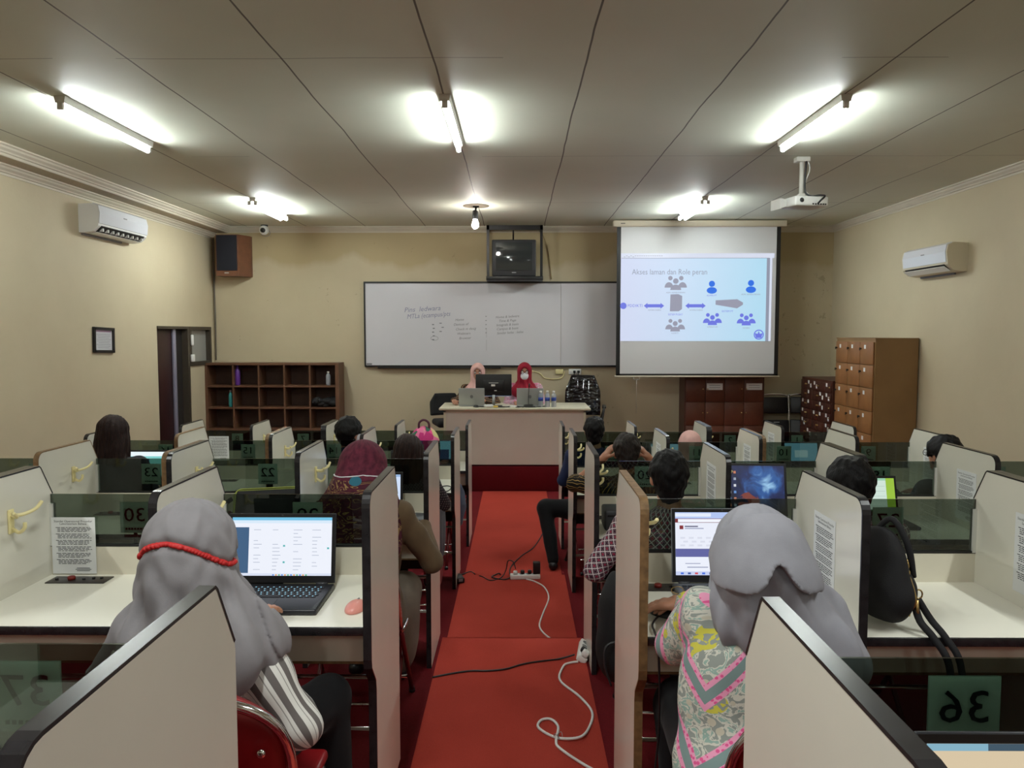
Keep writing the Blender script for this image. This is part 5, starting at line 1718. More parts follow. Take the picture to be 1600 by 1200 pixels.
# ------------------------------------------------------------------ red folding chairs under the seated people
def red_chair(loc, label, rz=0.0):
    t = empty('folding_chair', loc, label, 'chair', 'red folding chairs at the carrels', rz)
    # seat
    q = MB().box((0, 0.0, 0.435), (0.39, 0.36, 0.035), 0, 0.016, seg=3)
    q.build('seat', M['red_chair'], t)
    ring = [(0.205 * sgn(math.cos(a)) * abs(math.cos(a)) ** 0.6, 0.19 * sgn(math.sin(a)) * abs(math.sin(a)) ** 0.6, 0.422) for a in [k * PI / 16 for k in range(32)]]
    MB().tube(ring, 0.010, 8, closed=True).build('seat_rim', M['chrome'], t)
    # curved back pad with a chrome rim
    vs, fs = [], []
    for k in range(13):
        for i in range(13):
            u, v = i / 6 - 1, k / 12
            hw = 0.19 * (1 - 0.55 * max(0, (v - 0.45) / 0.55) ** 2.2)
            vs.append((u * hw, -0.235 - 0.045 * v + 0.05 * u * u, 0.60 + 0.205 * v))
    n = len(vs)
    vs += [(x, y - 0.018, z) for x, y, z in vs]
    for k in range(12):
        for i in range(12):
            a = k * 13 + i
            fs += [(a, a + 1, a + 14, a + 13), (n + a, n + a + 13, n + a + 14, n + a + 1)]
    bo = [i for i in range(13)] + [k * 13 + 12 for k in range(1, 13)] + [156 + i for i in range(11, -1, -1)] + [k * 13 for k in range(11, 0, -1)]
    for i in range(len(bo)):
        a, b_ = bo[i], bo[(i + 1) % len(bo)]
        fs.append((a, b_, n + b_, n + a))
    bk = MB().add(vs, fs, 0, True).build('backrest', M['red_chair'], t)
    q = MB()
    for x, z in ((-0.09, 0.755), (0.09, 0.755), (-0.15, 0.68), (0.15, 0.68)):
        q.ell((x, -0.29 + 0.05 * (x / 0.19) ** 2, z), (0.011, 0.007, 0.011), nu=10, nv=8)
    q.build('bolt', M['chrome'], bk)
    rim = []
    for k in range(25):
        a = PI * k / 24
        u = -math.cos(a)
        z = 0.60 + 0.225 * math.sin(a) ** 0.7
        rim.append((u * 0.205, -0.248 - 0.045 * (z - 0.6) / 0.2 + 0.05 * u * u, z))
    rim = [(-0.205, -0.14, 0.44), (-0.205, -0.17, 0.52)] + rim + [(0.205, -0.17, 0.52), (0.205, -0.14, 0.44)]
    MB().tube(rim, 0.012, 10).build('back_frame', M['chrome'], t)
    for s in (-1, 1):
        l = MB().tube([(s * 0.205, -0.15, 0.46), (s * 0.205, 0.20, 0.012)], 0.0115, 8).build('leg', M['red_tube'], t)
        MB().tube([(s * 0.205, 0.192, 0.024), (s * 0.205, 0.205, 0.004)], 0.015, 8).build('rubber_foot', M['black'], l)
        l = MB().tube([(s * 0.182, 0.13, 0.42), (s * 0.182, -0.22, 0.012)], 0.0115, 8).build('leg', M['red_tube'], t)
        MB().tube([(s * 0.182, -0.212, 0.022), (s * 0.182, -0.225, 0.004)], 0.015, 8).build('rubber_foot', M['black'], l)
    MB().tube([(-0.205, 0.12, 0.115), (0.205, 0.12, 0.115)], 0.009, 8).build('cross_bar', M['chrome'], t)
    MB().tube([(-0.182, -0.14, 0.105), (0.182, -0.14, 0.105)], 0.009, 8).build('cross_bar', M['chrome'], t)
    return t
sgn = lambda v: (v > 0) - (v < 0)
chair0 = red_chair((-0.735, 1.95, FZ['B']), 'red folding chair with chrome rim under the striped-shirt person')
for loc, rz, lab in [((0.66, 1.92, FZ['B']), 0.12, 'red folding chair under the person in the pastel tunic'),
                     ((-0.72, 3.46, FZ['C']), 0.0, 'red folding chair under the person in the maroon scarf'),
                     ((0.66, 3.38, FZ['C']), -0.1, 'red folding chair under the batik-shirted person beside the aisle, third row'),
                     ((1.47, 3.34, FZ['C']), 0.0, 'red folding chair under the person with thick wavy hair, third row right'),
                     ((-0.74, 5.03, FZ['D']), 0.1, 'red folding chair under the person in the dotted black top'),
                     ((0.74, 4.96, FZ['D']), 0.0, 'red folding chair under the man holding his head'),
                     ((-2.72, 5.03, FZ['D']), 0.0, 'red folding chair under the brown-haired person near the left wall'),
                     ((2.83, 4.93, FZ['D']), 0.35, 'red folding chair under the person in glasses, far right'),
                     ((-1.51, 6.58, 0.0), -0.55, 'red folding chair under the masked person in the farthest row left'),
                     ((0.67, 6.48, 0.0), 0.2, 'red folding chair under the person in navy, farthest row'),
                     ((1.49, 6.48, 0.0), 0.0, 'red folding chair under the pink-scarfed person, farthest row right'),
                     ((-0.78, 6.60, 0.0), 0.0, 'red folding chair at the farthest row carrel with the pink floral bag')]:
    c = copy_tree(chair0)
    c['label'] = lab
    c.location, c.rotation_euler = loc, (0, 0, rz)

# ------------------------------------------------------------------ laptops
M['lap_black'] = mat('laptop_black', lin(26, 28, 34), 0.4)
M['lap_grey'] = mat('laptop_grey', lin(112, 116, 122), 0.4, metal=0.3)
M['key'] = mat('black_keys', lin(20, 21, 24), 0.5)
M['key_lit'] = emat('lit_key_legends', lin(150, 214, 240), 0.9)
_EM = {}
def wallpaper():
    m = emat('dark_blue_wallpaper', (0, 0, 0, 1), 0.9)
    t = NT(m)
    p = t.n('TexCoord').outputs['Object']
    n = t.n('TexNoise', ins={'Vector': p, 'Scale': 9.0, 'Detail': 5.0, 'Distortion': 1.4})
    x = t.n('SeparateXYZ', ins={0: p})
    d = t.n('VectorMath', operation='DISTANCE', ins={0: p, 1: (0.085, 0.17, 0.21)})
    f = t.math('ADD', t.math('MULTIPLY', n.outputs[0], 0.75), t.math('MULTIPLY', t.math('SUBTRACT', 0.12, d.outputs['Value']), 1.9))
    c = t.ramp(f, [(0.20, lin(24, 26, 44)), (0.38, lin(34, 46, 92)), (0.52, lin(52, 96, 160)), (0.64, lin(150, 196, 232)), (0.75, lin(214, 232, 244))])
    d2 = t.n('VectorMath', operation='DISTANCE', ins={0: p, 1: (-0.01, 0.14, 0.09)})
    c = t.mix(t.math('MULTIPLY', t.math('LESS_THAN', d2.outputs['Value'], 0.06), t.math('GREATER_THAN', n.outputs[0], 0.5)), c, lin(124, 60, 52))
    t.t.links.new(c, t.b.inputs['Emission Color'])
    return m
_EM['wallpaper'] = wallpaper()
def em(c, s=0.95):
    if c not in _EM:
        _EM[c] = emat('screen_%d_%d_%d' % c, lin(*c), s)
    return _EM[c]
def laptop(loc, rz, label, w, d, sh, tilt, shell, rects, lit=False, gap=0.02, pad=True):
    """origin: desk level below the middle of the base; hinge toward +Y; rects = [(x0,y0,x1,y1,colour)] on a 0..1 screen"""
    t = empty('laptop', loc, label, 'laptop', 'laptops on the carrel desks', rz)
    b = MB().box((0, 0, 0.0105), (w, d, 0.019), 0, 0.006).build('base', shell, t)
    q, l = MB(), MB()
    ny, nx = 6, 16
    for j in range(ny):
        for i in range(nx):
            if j == 0 and 4 <= i <= 9:
                continue
            x, y = -w * 0.44 + (i + 0.5 + 0.25 * (j % 2)) * w * 0.86 / nx, -d * 0.06 + (j + 0.5) * d * 0.42 / ny
            q.box((x, y, 0.0208), (w * 0.86 / nx * 0.82, d * 0.42 / ny * 0.8, 0.0022))
            if lit:
                l.box((x - w * 0.006, y, 0.0222), (w * 0.011, d * 0.020, 0.0005))
    q.box((-w * 0.44 + 7.2 * w * 0.86 / nx, -d * 0.06 + 0.5 * d * 0.42 / ny, 0.0208), (w * 0.30, d * 0.42 / ny * 0.8, 0.0022))
    q.build('keyboard', M['key'], b)
    if lit:
        l.build('key_legend', M['key_lit'], b)
    if pad:
        MB().b2((-w * 0.2, -d * 0.42, 0.0198), (w * 0.1, -d * 0.12, 0.0206)).build('touchpad', M['dgrey'] if shell == M['lap_black'] else M['grey'], b)
    R = TR(0, d / 2 - 0.004, 0.022) @ RX(-tilt)
    lid = MB().box((0, 0.004, sh / 2), (w, 0.0075, sh), 0, 0.003, M=R).build('lid', shell, t)
    mx, my0, my1 = 0.014, 0.026, 0.014
    sw_, shh = w - 2 * mx, sh - my0 - my1
    MB().box((0, -0.0002, sh / 2), (w * 0.985, 0.0015, sh * 0.985), 0, M=R).build('bezel', M['black'], lid)
    mats, q = [], MB()
    for k, (x0, y0, x1, y1, c) in enumerate(rects):
        m = em(c)
        if m not in mats:
            mats.append(m)
        y = -0.0014 - 0.00018 * k
        X0, X1 = -w / 2 + mx + x0 * sw_, -w / 2 + mx + x1 * sw_
        Z0, Z1 = my0 + y0 * shh, my0 + y1 * shh
        q.add([(X0, y, Z0), (X1, y, Z0), (X1, y, Z1), (X0, y, Z1)], [(0, 1, 2, 3)], mats.index(m), False, R)
    q.build('screen', mats, lid)
    MB().ell((0, -0.0012, sh - 0.007), (0.003, 0.001, 0.003), nu=8, nv=6, M=R).build('webcam', M['dgrey'], lid)
    q = MB()
    for x in (-w * 0.38, w * 0.38):
        q.tube([(x - 0.02, d / 2 - 0.004, 0.02), (x + 0.02, d / 2 - 0.004, 0.02)], 0.006, 8)
    q.build('hinge', M['dgrey'], b)
    return t
D = DESK
rr = random.Random(11)
# web form with a dark blue side bar
WHITE, PALE, TXT = (236, 240, 250), (222, 230, 246), (168, 176, 196)
r1 = [(0, 0, 1, 1, WHITE), (0, 0.95, 1, 1, (110, 190, 226)), (0, 0.90, 1, 0.95, (214, 232, 248)), (0, 0.045, 0.17, 0.83, (58, 92, 128)), (0, 0, 1, 0.04, (214, 222, 240))]
for c in range(4):
    for j in range(12):
        if rr.random() < 0.75:
            x, y = 0.22 + c * 0.19 + 0.02 * (c > 1), 0.10 + j * 0.062
            r1.append((x, y, x + rr.uniform(0.04, 0.09), y + 0.009, TXT))
for x, y in ((0.52, 0.50), (0.52, 0.22), (0.96, 0.46)):
    r1.append((x, y, x + 0.02, y + 0.03, (74, 176, 176)))
for i in range(12):
    r1.append((0.42 + i * 0.03, 0.008, 0.436 + i * 0.03, 0.03, [(70, 130, 220), (230, 160, 70), (80, 180, 120)][i % 3]))
laptop((-0.84, 2.545, D['B']), 0.0, 'large black laptop with backlit keys and a white web form on screen', 0.385, 0.262, 0.245, 0.16, M['lap_black'], r1, lit=True)
r2 = [(0, 0, 1, 1, (206, 218, 246)), (0, 0.90, 1, 1, (176, 196, 240)), (0.0, 0.93, 0.38, 0.985, (226, 234, 250)), (0, 0.835, 1, 0.90, (116, 36, 44)), (0.03, 0.842, 0.58, 0.893, (240, 243, 252)), (0, 0.42, 1, 0.835, (232, 236, 248)), (0, 0.29, 1, 0.42, (92, 96, 158)), (0, 0.06, 1, 0.29, (234, 238, 250)), (0, 0, 1, 0.06, (196, 206, 238)),
      (0.045, 0.73, 0.085, 0.79, (130, 40, 48)), (0.10, 0.765, 0.24, 0.785, (90, 90, 120)), (0.10, 0.735, 0.30, 0.75, (150, 156, 184)), (0.10, 0.18, 0.26, 0.192, (150, 156, 184)), (0.12, 0.12, 0.34, 0.135, (150, 156, 184))]
for i in range(9):
    r2.append((0.05 + i * 0.075, 0.015, 0.082 + i * 0.075, 0.045, [(64, 110, 220), (60, 90, 160), (210, 80, 90)][i % 3]))
for i in range(5):
    for j in range(3):
        r2.append((0.05 + i * 0.09 + 0.03 * (j % 2), 0.46 + j * 0.06, 0.10 + i * 0.09 + 0.03 * (j % 2), 0.49 + j * 0.06, (216, 220, 234)))
l2 = laptop((0.735, 2.575, D['B']), 0.0, 'laptop with a purple-banded web page beside the pastel tunic', 0.365, 0.235, 0.262, 0.14, M['lap_grey'], r2)
MB().text('KETUA CHE', TR(0.735 - 0.735 + 0.02, 0.235 / 2 - 0.004, 0.022) @ RX(-0.14) @ TR(0, -0.006, 0.165) @ RX(PI / 2) @ Matrix.Diagonal((1, 1, 0.005, 1)), 0, 0.019).build('screen_heading', M['ink'], l2)
# dark wallpaper with blue light burst and icon columns
r3 = [(0, 0, 1, 1, (24, 30, 52)), (0, 0, 1, 1, 'wallpaper'), (0, 0, 1, 0.035, (16, 18, 28))]
for i in range(4):
    for j in range(6):
        r3.append((0.03 + i * 0.075, 0.10 + j * 0.145, 0.065 + i * 0.075, 0.155 + j * 0.145, [(206, 210, 216), (150, 160, 176), (190, 120, 90), (96, 140, 200)][(i * 3 + j) % 4]))
laptop((1.285, 4.06, D['C']), -0.05, 'wide black laptop showing a dark blue wallpaper with rows of icons', 0.40, 0.26, 0.29, 0.22, M['lap_black'], r3)
# spreadsheet with a green window
r4 = [(0, 0, 1, 1, (206, 226, 214)), (0, 0.93, 1, 1, (150, 200, 170)), (0.86, 0.0, 1, 1, (150, 190, 60)), (0, 0, 1, 0.05, (60, 110, 80))]
for j in range(5):
    r4.append((0.05, 0.15 + j * 0.15, 0.84, 0.158 + j * 0.15, (150, 170, 160)))
laptop((1.93, 4.08, D['C']), 0.0, 'black laptop with a pale green sheet on screen, third row right', 0.36, 0.24, 0.22, 0.25, M['lap_black'], r4)
teal = [(0, 0, 1, 1, (126, 206, 204)), (0, 0.82, 1, 1, (232, 244, 248)), (0.42, 0.55, 0.5, 0.72, (60, 90, 130)), (0, 0, 1, 0.05, (90, 130, 140))]
laptop((-2.83, 5.70, D['D']), 0.0, 'laptop with a teal and white page in front of the brown-haired person', 0.36, 0.24, 0.23, 0.18, M['lap_black'], teal)
plain = [(0, 0, 1, 1, (206, 222, 246)), (0, 0.93, 1, 1, (150, 180, 220)), (0.1, 0.3, 0.5, 0.7, (232, 238, 250))]
laptop((-0.80, 5.70, D['D']), 0.0, 'laptop with a bright white page beside the long-haired person in dots', 0.34, 0.24, 0.23, 0.1, M['lap_black'], plain)
laptop((-0.79, 7.22, D['E']), 0.0, 'laptop with a blue desktop in the farthest row left, by the aisle', 0.36, 0.24, 0.22, 0.15, M['lap_black'], [(0, 0, 1, 1, (120, 180, 206)), (0.35, 0.0, 0.9, 0.55, (40, 60, 96)), (0, 0, 1, 0.05, (30, 40, 60))])
laptop((-0.82, 4.12, D['C']), 0.0, 'laptop in front of the person in the maroon scarf', 0.36, 0.24, 0.23, 0.12, M['lap_black'], plain)
laptop((1.44, 7.18, D['E']), 0.0, 'laptop with a pale blue screen by the pink-scarfed person', 0.34, 0.23, 0.2, 0.2, M['lap_black'], [(0, 0, 1, 1, (150, 196, 224)), (0, 0.7, 0.5, 0.9, (220, 236, 246))])
laptop((2.72, 7.18, D['E']), 0.0, 'laptop with a pale blue screen in the farthest row right end', 0.34, 0.23, 0.21, 0.2, M['lap_black'], [(0, 0, 1, 1, (120, 176, 206)), (0.3, 0.2, 0.7, 0.6, (190, 220, 236))])
laptop((-2.12, 5.72, D['D']), 0.0, 'laptop', 0.3, 0.2, 0.2, 0.2, M['lap_black'], plain) if False else None
# the nearest right desk, behind its smoked glass
laptop((0.735, 0.86, D['A'] - 0.018), 0.0, 'laptop behind the nearest smoked glass on the right, photo on screen', 0.40, 0.24, 0.252, 0.10, M['lap_black'], [(0, 0, 1, 1, (214, 196, 164)), (0, 0.955, 1, 1, (60, 84, 100)), (0, 0.955, 0.22, 1, (130, 176, 196)), (0.4, 0.96, 0.6, 1, (110, 140, 160))])

# ------------------------------------------------------------------ small things on the carrels
def mouse(loc, rz, label, m):
    t = empty('computer_mouse', loc, label, 'mouse', None, rz)
    vs, fs = [], []
    b = MB().ell((0, 0, 0.004), (0.033, 0.055, 0.025), nu=20, nv=14)
    b.v = [(x, y, max(z, 0.001)) for x, y, z in b.v]
    b.build('shell', m, t)
    MB().box((0, 0.026, 0.023), (0.006, 0.016, 0.012), 0, 0.003).build('scroll_wheel', M['grey'], t)
    return t
mouse((-0.532, 2.475, D['B']), -0.15, 'pink computer mouse on the desk right of the black laptop', mat('pink_plastic', lin(226, 150, 140), 0.35))
mouse((0.478, 2.43, D['B']), 0.9, 'black computer mouse under the hand of the person in the pastel tunic', M['black'])
tag(MB().tube(smooth_path([(0.455, 2.40, D['B'] + 0.012), (0.42, 2.33, D['B'] + 0.008), (0.415, 2.25, D['B'] + 0.008), (0.418, 2.215, D['B'] - 0.02), (0.424, 2.22, D['B'] - 0.25), (0.405, 2.20, D['B'] - 0.45), (0.408, 2.21, D['B'] - 0.66), (0.44, 2.22, D['B'] - 0.70)]), 0.0035, 6).build('mouse_cable', M['black']), 'thin black cable hanging over the desk edge beside the wood-edged panel', 'cable')
# phone leaning on a notepad, green pen
t = empty('notepad', (-0.545, 3.98, D['C']), 'cream notepad on the third row desk beside the aisle panel', 'notepad')
MB().box((0, 0, 0.006), (0.12, 0.16, 0.012), 0, 0.002).build('pages', mat('cream_pages', lin(226, 222, 176), 0.7), t)
tag(at(MB().box((0, 0, 0), (0.13, 0.10, 0.02), 0, 0.006, R=(0.18, 0.0, -0.2)).build('hard_drive', M['dgrey']), (-0.545, 4.10, D['C'] + 0.03)), 'small dark box tilted above the cream notepad, third row left', 'hard drive')
tag(MB().tube([(-0.615, 3.92, D['C'] + 0.004), (-0.59, 4.04, D['C'] + 0.004)], 0.004, 8).build('green_pen', mat('lime_plastic', lin(120, 214, 90), 0.4)), 'lime green pen beside the cream notepad', 'pen')
t = empty('adapter_box', (0.52, 4.02, D['C']), 'dark grey box on the third row desk beside the wood-edged panel', 'device')
MB().box((0, 0, 0.055), (0.13, 0.16, 0.11), 0, 0.012).build('case', M['dgrey'], t)
MB().b2((-0.05, -0.082, 0.075), (0.05, -0.08, 0.085)).build('slot', M['black'], t)
tag(MB().tube(smooth_path([(-0.60, 5.62, D['D'] + 0.004), (-0.53, 5.70, D['D'] + 0.004), (-0.49, 5.64, D['D'] + 0.004), (-0.50, 5.52, D['D'] + 0.004), (-0.53, 5.46, D['D'] + 0.004), (-0.52, 5.43, D['D'] - 0.02), (-0.53, 5.44, D['D'] - 0.3), (-0.56, 5.44, D['D'] - 0.5)]), 0.004, 6).build('laptop_cable', M['black']), 'black cable looping over the fourth row desk edge left of the aisle', 'cable')

# black handbag on the desk edge, right
t = empty('handbag', (1.150, 2.37, D['B']), 'black handbag with brass zips and hanging straps on the right desk', 'bag', None, 0.25)
F = Field((-0.13, -0.16, -0.01), (0.13, 0.19, 0.36), 0.006)
F.add(('ell', V3(0, 0.01, 0.11), (0.072, 0.125, 0.105), 0.03))
F.add(('ell', V3(0, 0.03, 0.20), (0.055, 0.10, 0.10), 0.06))
F.plane((0, 0, -1), -0.002)
F.disp(lambda x, y, z: 0.004 * noise3(x, y, z, 45, 4))
field_object('body', F, M['black_soft'], t)
MB().tube([F.cast((0, 0.02, 0.13), (0.12 + 0.012 * k, -1, (k - 6) * 0.11)) for k in range(17)], 0.0035, 6).build('zip', M['gold'], t)
q = MB()
p0 = F.cast((0, 0.02, 0.10), (0.5, -0.85, 0.12))
q.tube([p0 + np.array([0.014 * math.cos(a) * 0.7, -0.014 * math.cos(a) * 0.3 - 0.004, 0.014 * math.sin(a)]) for a in [k * PI / 6 for k in range(12)]], 0.0025, 6, closed=True)
q.tube([p0 + np.array([0.004, -0.006, -0.014]), p0 + np.array([0.006, -0.008, -0.045])], 0.005, 6)
p1_ = F.cast((0, 0.02, 0.10), (0.25, -1, 0.05))
q.tube([p1_ + np.array([0.0, -0.004, 0.0]), p1_ + np.array([0.0, -0.006, -0.03]), p1_ + np.array([0.004, -0.008, -0.05])], 0.005, 6)
q.build('clasp', M['gold'], t)
for k, x in enumerate((0.035, 0.075)):
    MB().tube(smooth_path([(0.02 + x * 0.4, -0.09, 0.10), (x, -0.115, 0.045), (x + 0.012, -0.16, 0.006), (x + 0.03, -0.20, -0.06), (x + 0.045, -0.205, -0.22), (x + 0.05, -0.2, -0.30)]), 0.011, 6).build('strap', M['black_soft'], t)
MB().tube(smooth_path([(0.0, 0.06, 0.26), (0.02, 0.0, 0.33), (0.04, -0.05, 0.26), (0.055, -0.06, 0.16)]), 0.010, 6).build('handle', M['black_soft'], t)

# open laptop bag with lime piping on the third row left desk
t = empty('laptop_bag', (-1.33, 3.98, D['C'] + 0.02), 'open black laptop bag with lime piping on the third row left desk', 'bag')
R = RZ(0.25) @ RX(-0.55)
MB().box((0.02, 0.05, 0.07), (0.36, 0.07, 0.26), 0, 0.03, M=R, seg=4).build('body', M['black_soft'], t)
fl = MB().box((0.03, -0.06, 0.075), (0.36, 0.014, 0.25), 0, 0.006, M=RZ(0.25) @ RX(-0.95)).build('flap', M['black_soft'], t)
M['lime'] = mat('lime_piping', lin(150, 160, 70), 0.6)
def rrect(w, h, y, r=0.03):
    out = []
    for cx, cz, a0 in ((w / 2 - r, h / 2 - r, 0), (-w / 2 + r, h / 2 - r, PI / 2), (-w / 2 + r, -h / 2 + r, PI), (w / 2 - r, -h / 2 + r, 1.5 * PI)):
        for k in range(5):
            a = a0 + k * PI / 8
            out.append((cx + r * math.cos(a), y, cz + r * math.sin(a)))
    return out
MB().tube([(x + 0.02, y, z + 0.07) for x, y, z in rrect(0.36, 0.26, 0.015)], 0.004, 6, closed=True, M=R).build('piping', M['lime'], t)
MB().tube([(x + 0.03, y, z + 0.075) for x, y, z in rrect(0.36, 0.25, -0.068)], 0.0035, 6, closed=True, M=RZ(0.25) @ RX(-0.95)).build('piping', M['lime'], fl)
MB().tube(smooth_path([(-0.17, -0.02, 0.05), (-0.26, -0.04, 0.03), (-0.28, -0.02, 0.06), (-0.2, 0.08, 0.12)]), 0.012, 6).build('strap', M['black_soft'], t)

# backpack hanging by the aisle, third row right
t = empty('backpack', (0.425, 3.20, FZ['C'] + 0.28), 'dark backpack hanging on a chair beside the aisle, third row right', 'bag', None, 0.1)
F = Field((-0.14, -0.16, -0.02), (0.16, 0.24, 0.56), 0.008)
F.add(('ell', V3(0, 0.03, 0.22), (0.07, 0.13, 0.24), 0.03))
F.add(('ell', V3(0.0, 0.0, 0.14), (0.085, 0.11, 0.13), 0.03))
F.disp(lambda x, y, z: 0.005 * noise3(x, y, z, 30, 6))
field_object('body', F, M['black_soft'], t)
MB().tube(smooth_path([(-0.045, -0.10, 0.02), (-0.075, -0.11, 0.12), (-0.06, -0.11, 0.2), (0.05, -0.11, 0.2), (0.08, -0.09, 0.1)]), 0.005, 6).build('zip', M['dgrey'], t)
MB().tube(smooth_path([(0.02, 0.02, 0.44), (0.04, 0.05, 0.52), (0.02, 0.09, 0.45)]), 0.009, 6).build('handle', M['black_soft'], t)

# pink floral bag, farthest row left
t = empty('backpack', (-0.805, 6.62, 0.45), 'pink floral backpack with a loop handle in the farthest row left', 'bag')
F = Field((-0.19, -0.14, -0.01), (0.19, 0.14, 0.80), 0.009)
F.add(('ell', V3(0, 0, 0.33), (0.145, 0.10, 0.33), 0.04))
F.add(('ell', V3(0, 0, 0.58), (0.135, 0.09, 0.165), 0.05))
F.plane((0, 0, -1), -0.004)
def f_bag(t_, u, v, vec):
    n = t_.n('TexVoronoi', ins={'Vector': vec, 'Scale': 17.0})
    c = t_.ramp(n.outputs['Color'], [(0.0, lin(206, 60, 128)), (0.3, lin(238, 130, 170)), (0.5, lin(220, 210, 150)), (0.62, lin(70, 110, 90)), (0.72, lin(80, 70, 150)), (0.82, lin(236, 90, 150))], 'CONSTANT')
    return t_.mix(t_.math('LESS_THAN', v, 0.35), c, lin(150, 24, 44))
field_object('body', F, patt('pink_floral_print', f_bag), t, [((0, 0, 0.0), (0, 0, 0.70), 0.1, 1.3)])
MB().tube(smooth_path([(-0.045, -0.02, 0.72), (-0.04, -0.03, 0.775), (0, -0.035, 0.80), (0.04, -0.03, 0.775), (0.045, -0.02, 0.72)]), 0.010, 8).build('handle', mat('dark_mauve_strap', lin(86, 40, 60), 0.7), t)
# bags and cloth by the left aisle panels
t = empty('tote_bag', (-0.545, 4.92, FZ['D'] + 0.20), 'dark red bag hanging beside the left aisle panels, fourth row', 'bag')
F = Field((-0.12, -0.2, -0.02), (0.12, 0.2, 0.34), 0.009)
F.add(('ell', V3(0, 0, 0.13), (0.06, 0.13, 0.13), 0.03))
F.disp(lambda x, y, z: 0.006 * noise3(x, y, z, 35, 2))
field_object('body', F, M['darkred'], t)
MB().tube(smooth_path([(0, -0.07, 0.23), (0, -0.03, 0.36), (0, 0.04, 0.36), (0, 0.07, 0.23)]), 0.007, 6).build('handle', M['darkred'], t)
F = Field((-0.09, -0.16, -0.01), (0.09, 0.16, 0.55), 0.009)
F.add(('ell', V3(0, 0, 0.26), (0.035, 0.11, 0.25), 0.03))
F.disp(lambda x, y, z: 0.010 * np.sin(60 * y + 4 * np.sin(7 * z)))
tag(at(field_object('jacket', F, cloth('grey_jacket_cloth', lin(96, 96, 102)), None), (-0.535, 5.20, FZ['D'] + 0.28)), 'grey jacket hanging on a chair beside the left aisle panel, fourth row', 'jacket')
F = Field((-0.09, -0.16, -0.01), (0.09, 0.16, 0.45), 0.010)
F.add(('ell', V3(0, 0, 0.2), (0.045, 0.11, 0.19), 0.03))
F.disp(lambda x, y, z: 0.007 * noise3(x, y, z, 32, 9))
tag(at(field_object('cloth_bag', F, cloth('slate_cloth', lin(70, 78, 96)), None), (-0.50, 6.65, 0.30)), 'slate blue cloth bag hanging behind the farthest left aisle panel', 'bag')

# ------------------------------------------------------------------ leads and sockets on the runner
def power_strip(loc, rz, label, n, R=None):
    t = empty('power_strip', loc, label, 'power strip', None, rz)
    R = R or Matrix.Identity(4)
    L = 0.05 * n + 0.03
    MB().box((0, 0, 0.019), (L, 0.056, 0.038), 0, 0.008, M=R).build('case', M['white'], t)
    for i in range(n):
        x = -L / 2 + 0.04 + i * 0.05
        MB().lathe([(0.019, 0.0375), (0.019, 0.0388), (0.015, 0.0388), (0.015, 0.0382)][::-1], 16, 0, R @ TR(x, 0, 0)).build('outlet', M['grey'], t)
    return t, R, L
Zr = 0.126
t, R, L = power_strip((0.062, 5.755, Zr), 0.06, 'white power strip with black plugs on the red runner step', 4)
for i, (x, hgt) in enumerate(((-0.02, 0.03), (0.035, 0.03))):
    MB().box((x, 0, 0.038 + hgt / 2), (0.03, 0.03, hgt), 0, 0.008).build('plug', M['black'], t)
MB().box((0.088, 0.0, 0.085), (0.055, 0.045, 0.092), 0, 0.006).build('charger', M['black'], t)
MB().box((-0.075, 0, 0.05), (0.032, 0.032, 0.026), 0, 0.008).build('plug', M['white'], t)
tag(MB().tube(smooth_path([(0.07, 5.73, Zr + 0.004), (0.13, 5.68, Zr + 0.004), (0.20, 5.55, Zr + 0.004), (0.224, 5.32, Zr + 0.004), (0.172, 5.01, Zr + 0.004), (0.144, 4.79, Zr + 0.004), (0.187, 4.63, Zr + 0.004), (0.268, 4.50, Zr + 0.004), (0.31, 4.36, Zr + 0.004)]), 0.0055, 8).build('extension_cord', M['white']), 'white cord curling from the far power strip toward the near one', 'cord')
Zn = 0.246
pts = [(0.325, 3.985), (0.28, 3.97), (0.244, 3.93), (0.217, 3.766), (0.30, 3.596), (0.347, 3.441), (0.318, 3.297), (0.268, 3.20), (0.172, 3.215), (0.097, 3.296), (0.108, 3.363), (0.152, 3.375), (0.183, 3.307), (0.168, 3.189), (0.181, 3.129), (0.27, 3.01), (0.33, 2.95)]
tag(MB().tube(smooth_path([(x, y, Zn + 0.006 + (0.010 if i == 7 else 0)) for i, (x, y) in enumerate(pts)]), 0.0062, 8).build('extension_cord', M['white']), 'white cord with a loop on the nearest part of the runner', 'cord')
tag(at(MB().tube([(0.018 * math.cos(a), 0.012 * math.sin(a), 0.016 + 0.012 * math.sin(2 * a)) for a in [k * PI / 8 for k in range(16)]], 0.0016, 5, closed=True).build('cable_tie', M['silver']), (0.178, 3.215, Zn)), 'thin wire tie round the looped white cord', 'cable tie')
t, R, L = power_strip((0.352, 4.10, Zn), 1.42, 'white power strip standing on edge by the right aisle panel', 4, RX(0.55))
MB().box((-0.10, 0.0, 0.055), (0.04, 0.035, 0.035), 0, 0.008, M=R).build('plug', M['white'], t)
MB().box((-0.06, 0.012, 0.05), (0.03, 0.03, 0.03), 0, 0.008, M=R).build('plug', M['black'], t)
tag(MB().tube(smooth_path([(-0.43, 3.80, Zn + 0.004), (-0.34, 3.84, Zn + 0.005), (-0.242, 3.873, Zn + 0.005), (-0.15, 3.875, Zn + 0.005), (-0.059, 3.897, Zn + 0.005), (0.02, 3.95, Zn + 0.005), (0.093, 3.983, Zn + 0.005), (0.22, 4.02, Zn + 0.005), (0.31, 4.02, Zn + 0.03)]), 0.005, 8).build('power_cable', M['black']), 'black cord lying straight across the nearest part of the runner', 'cord')
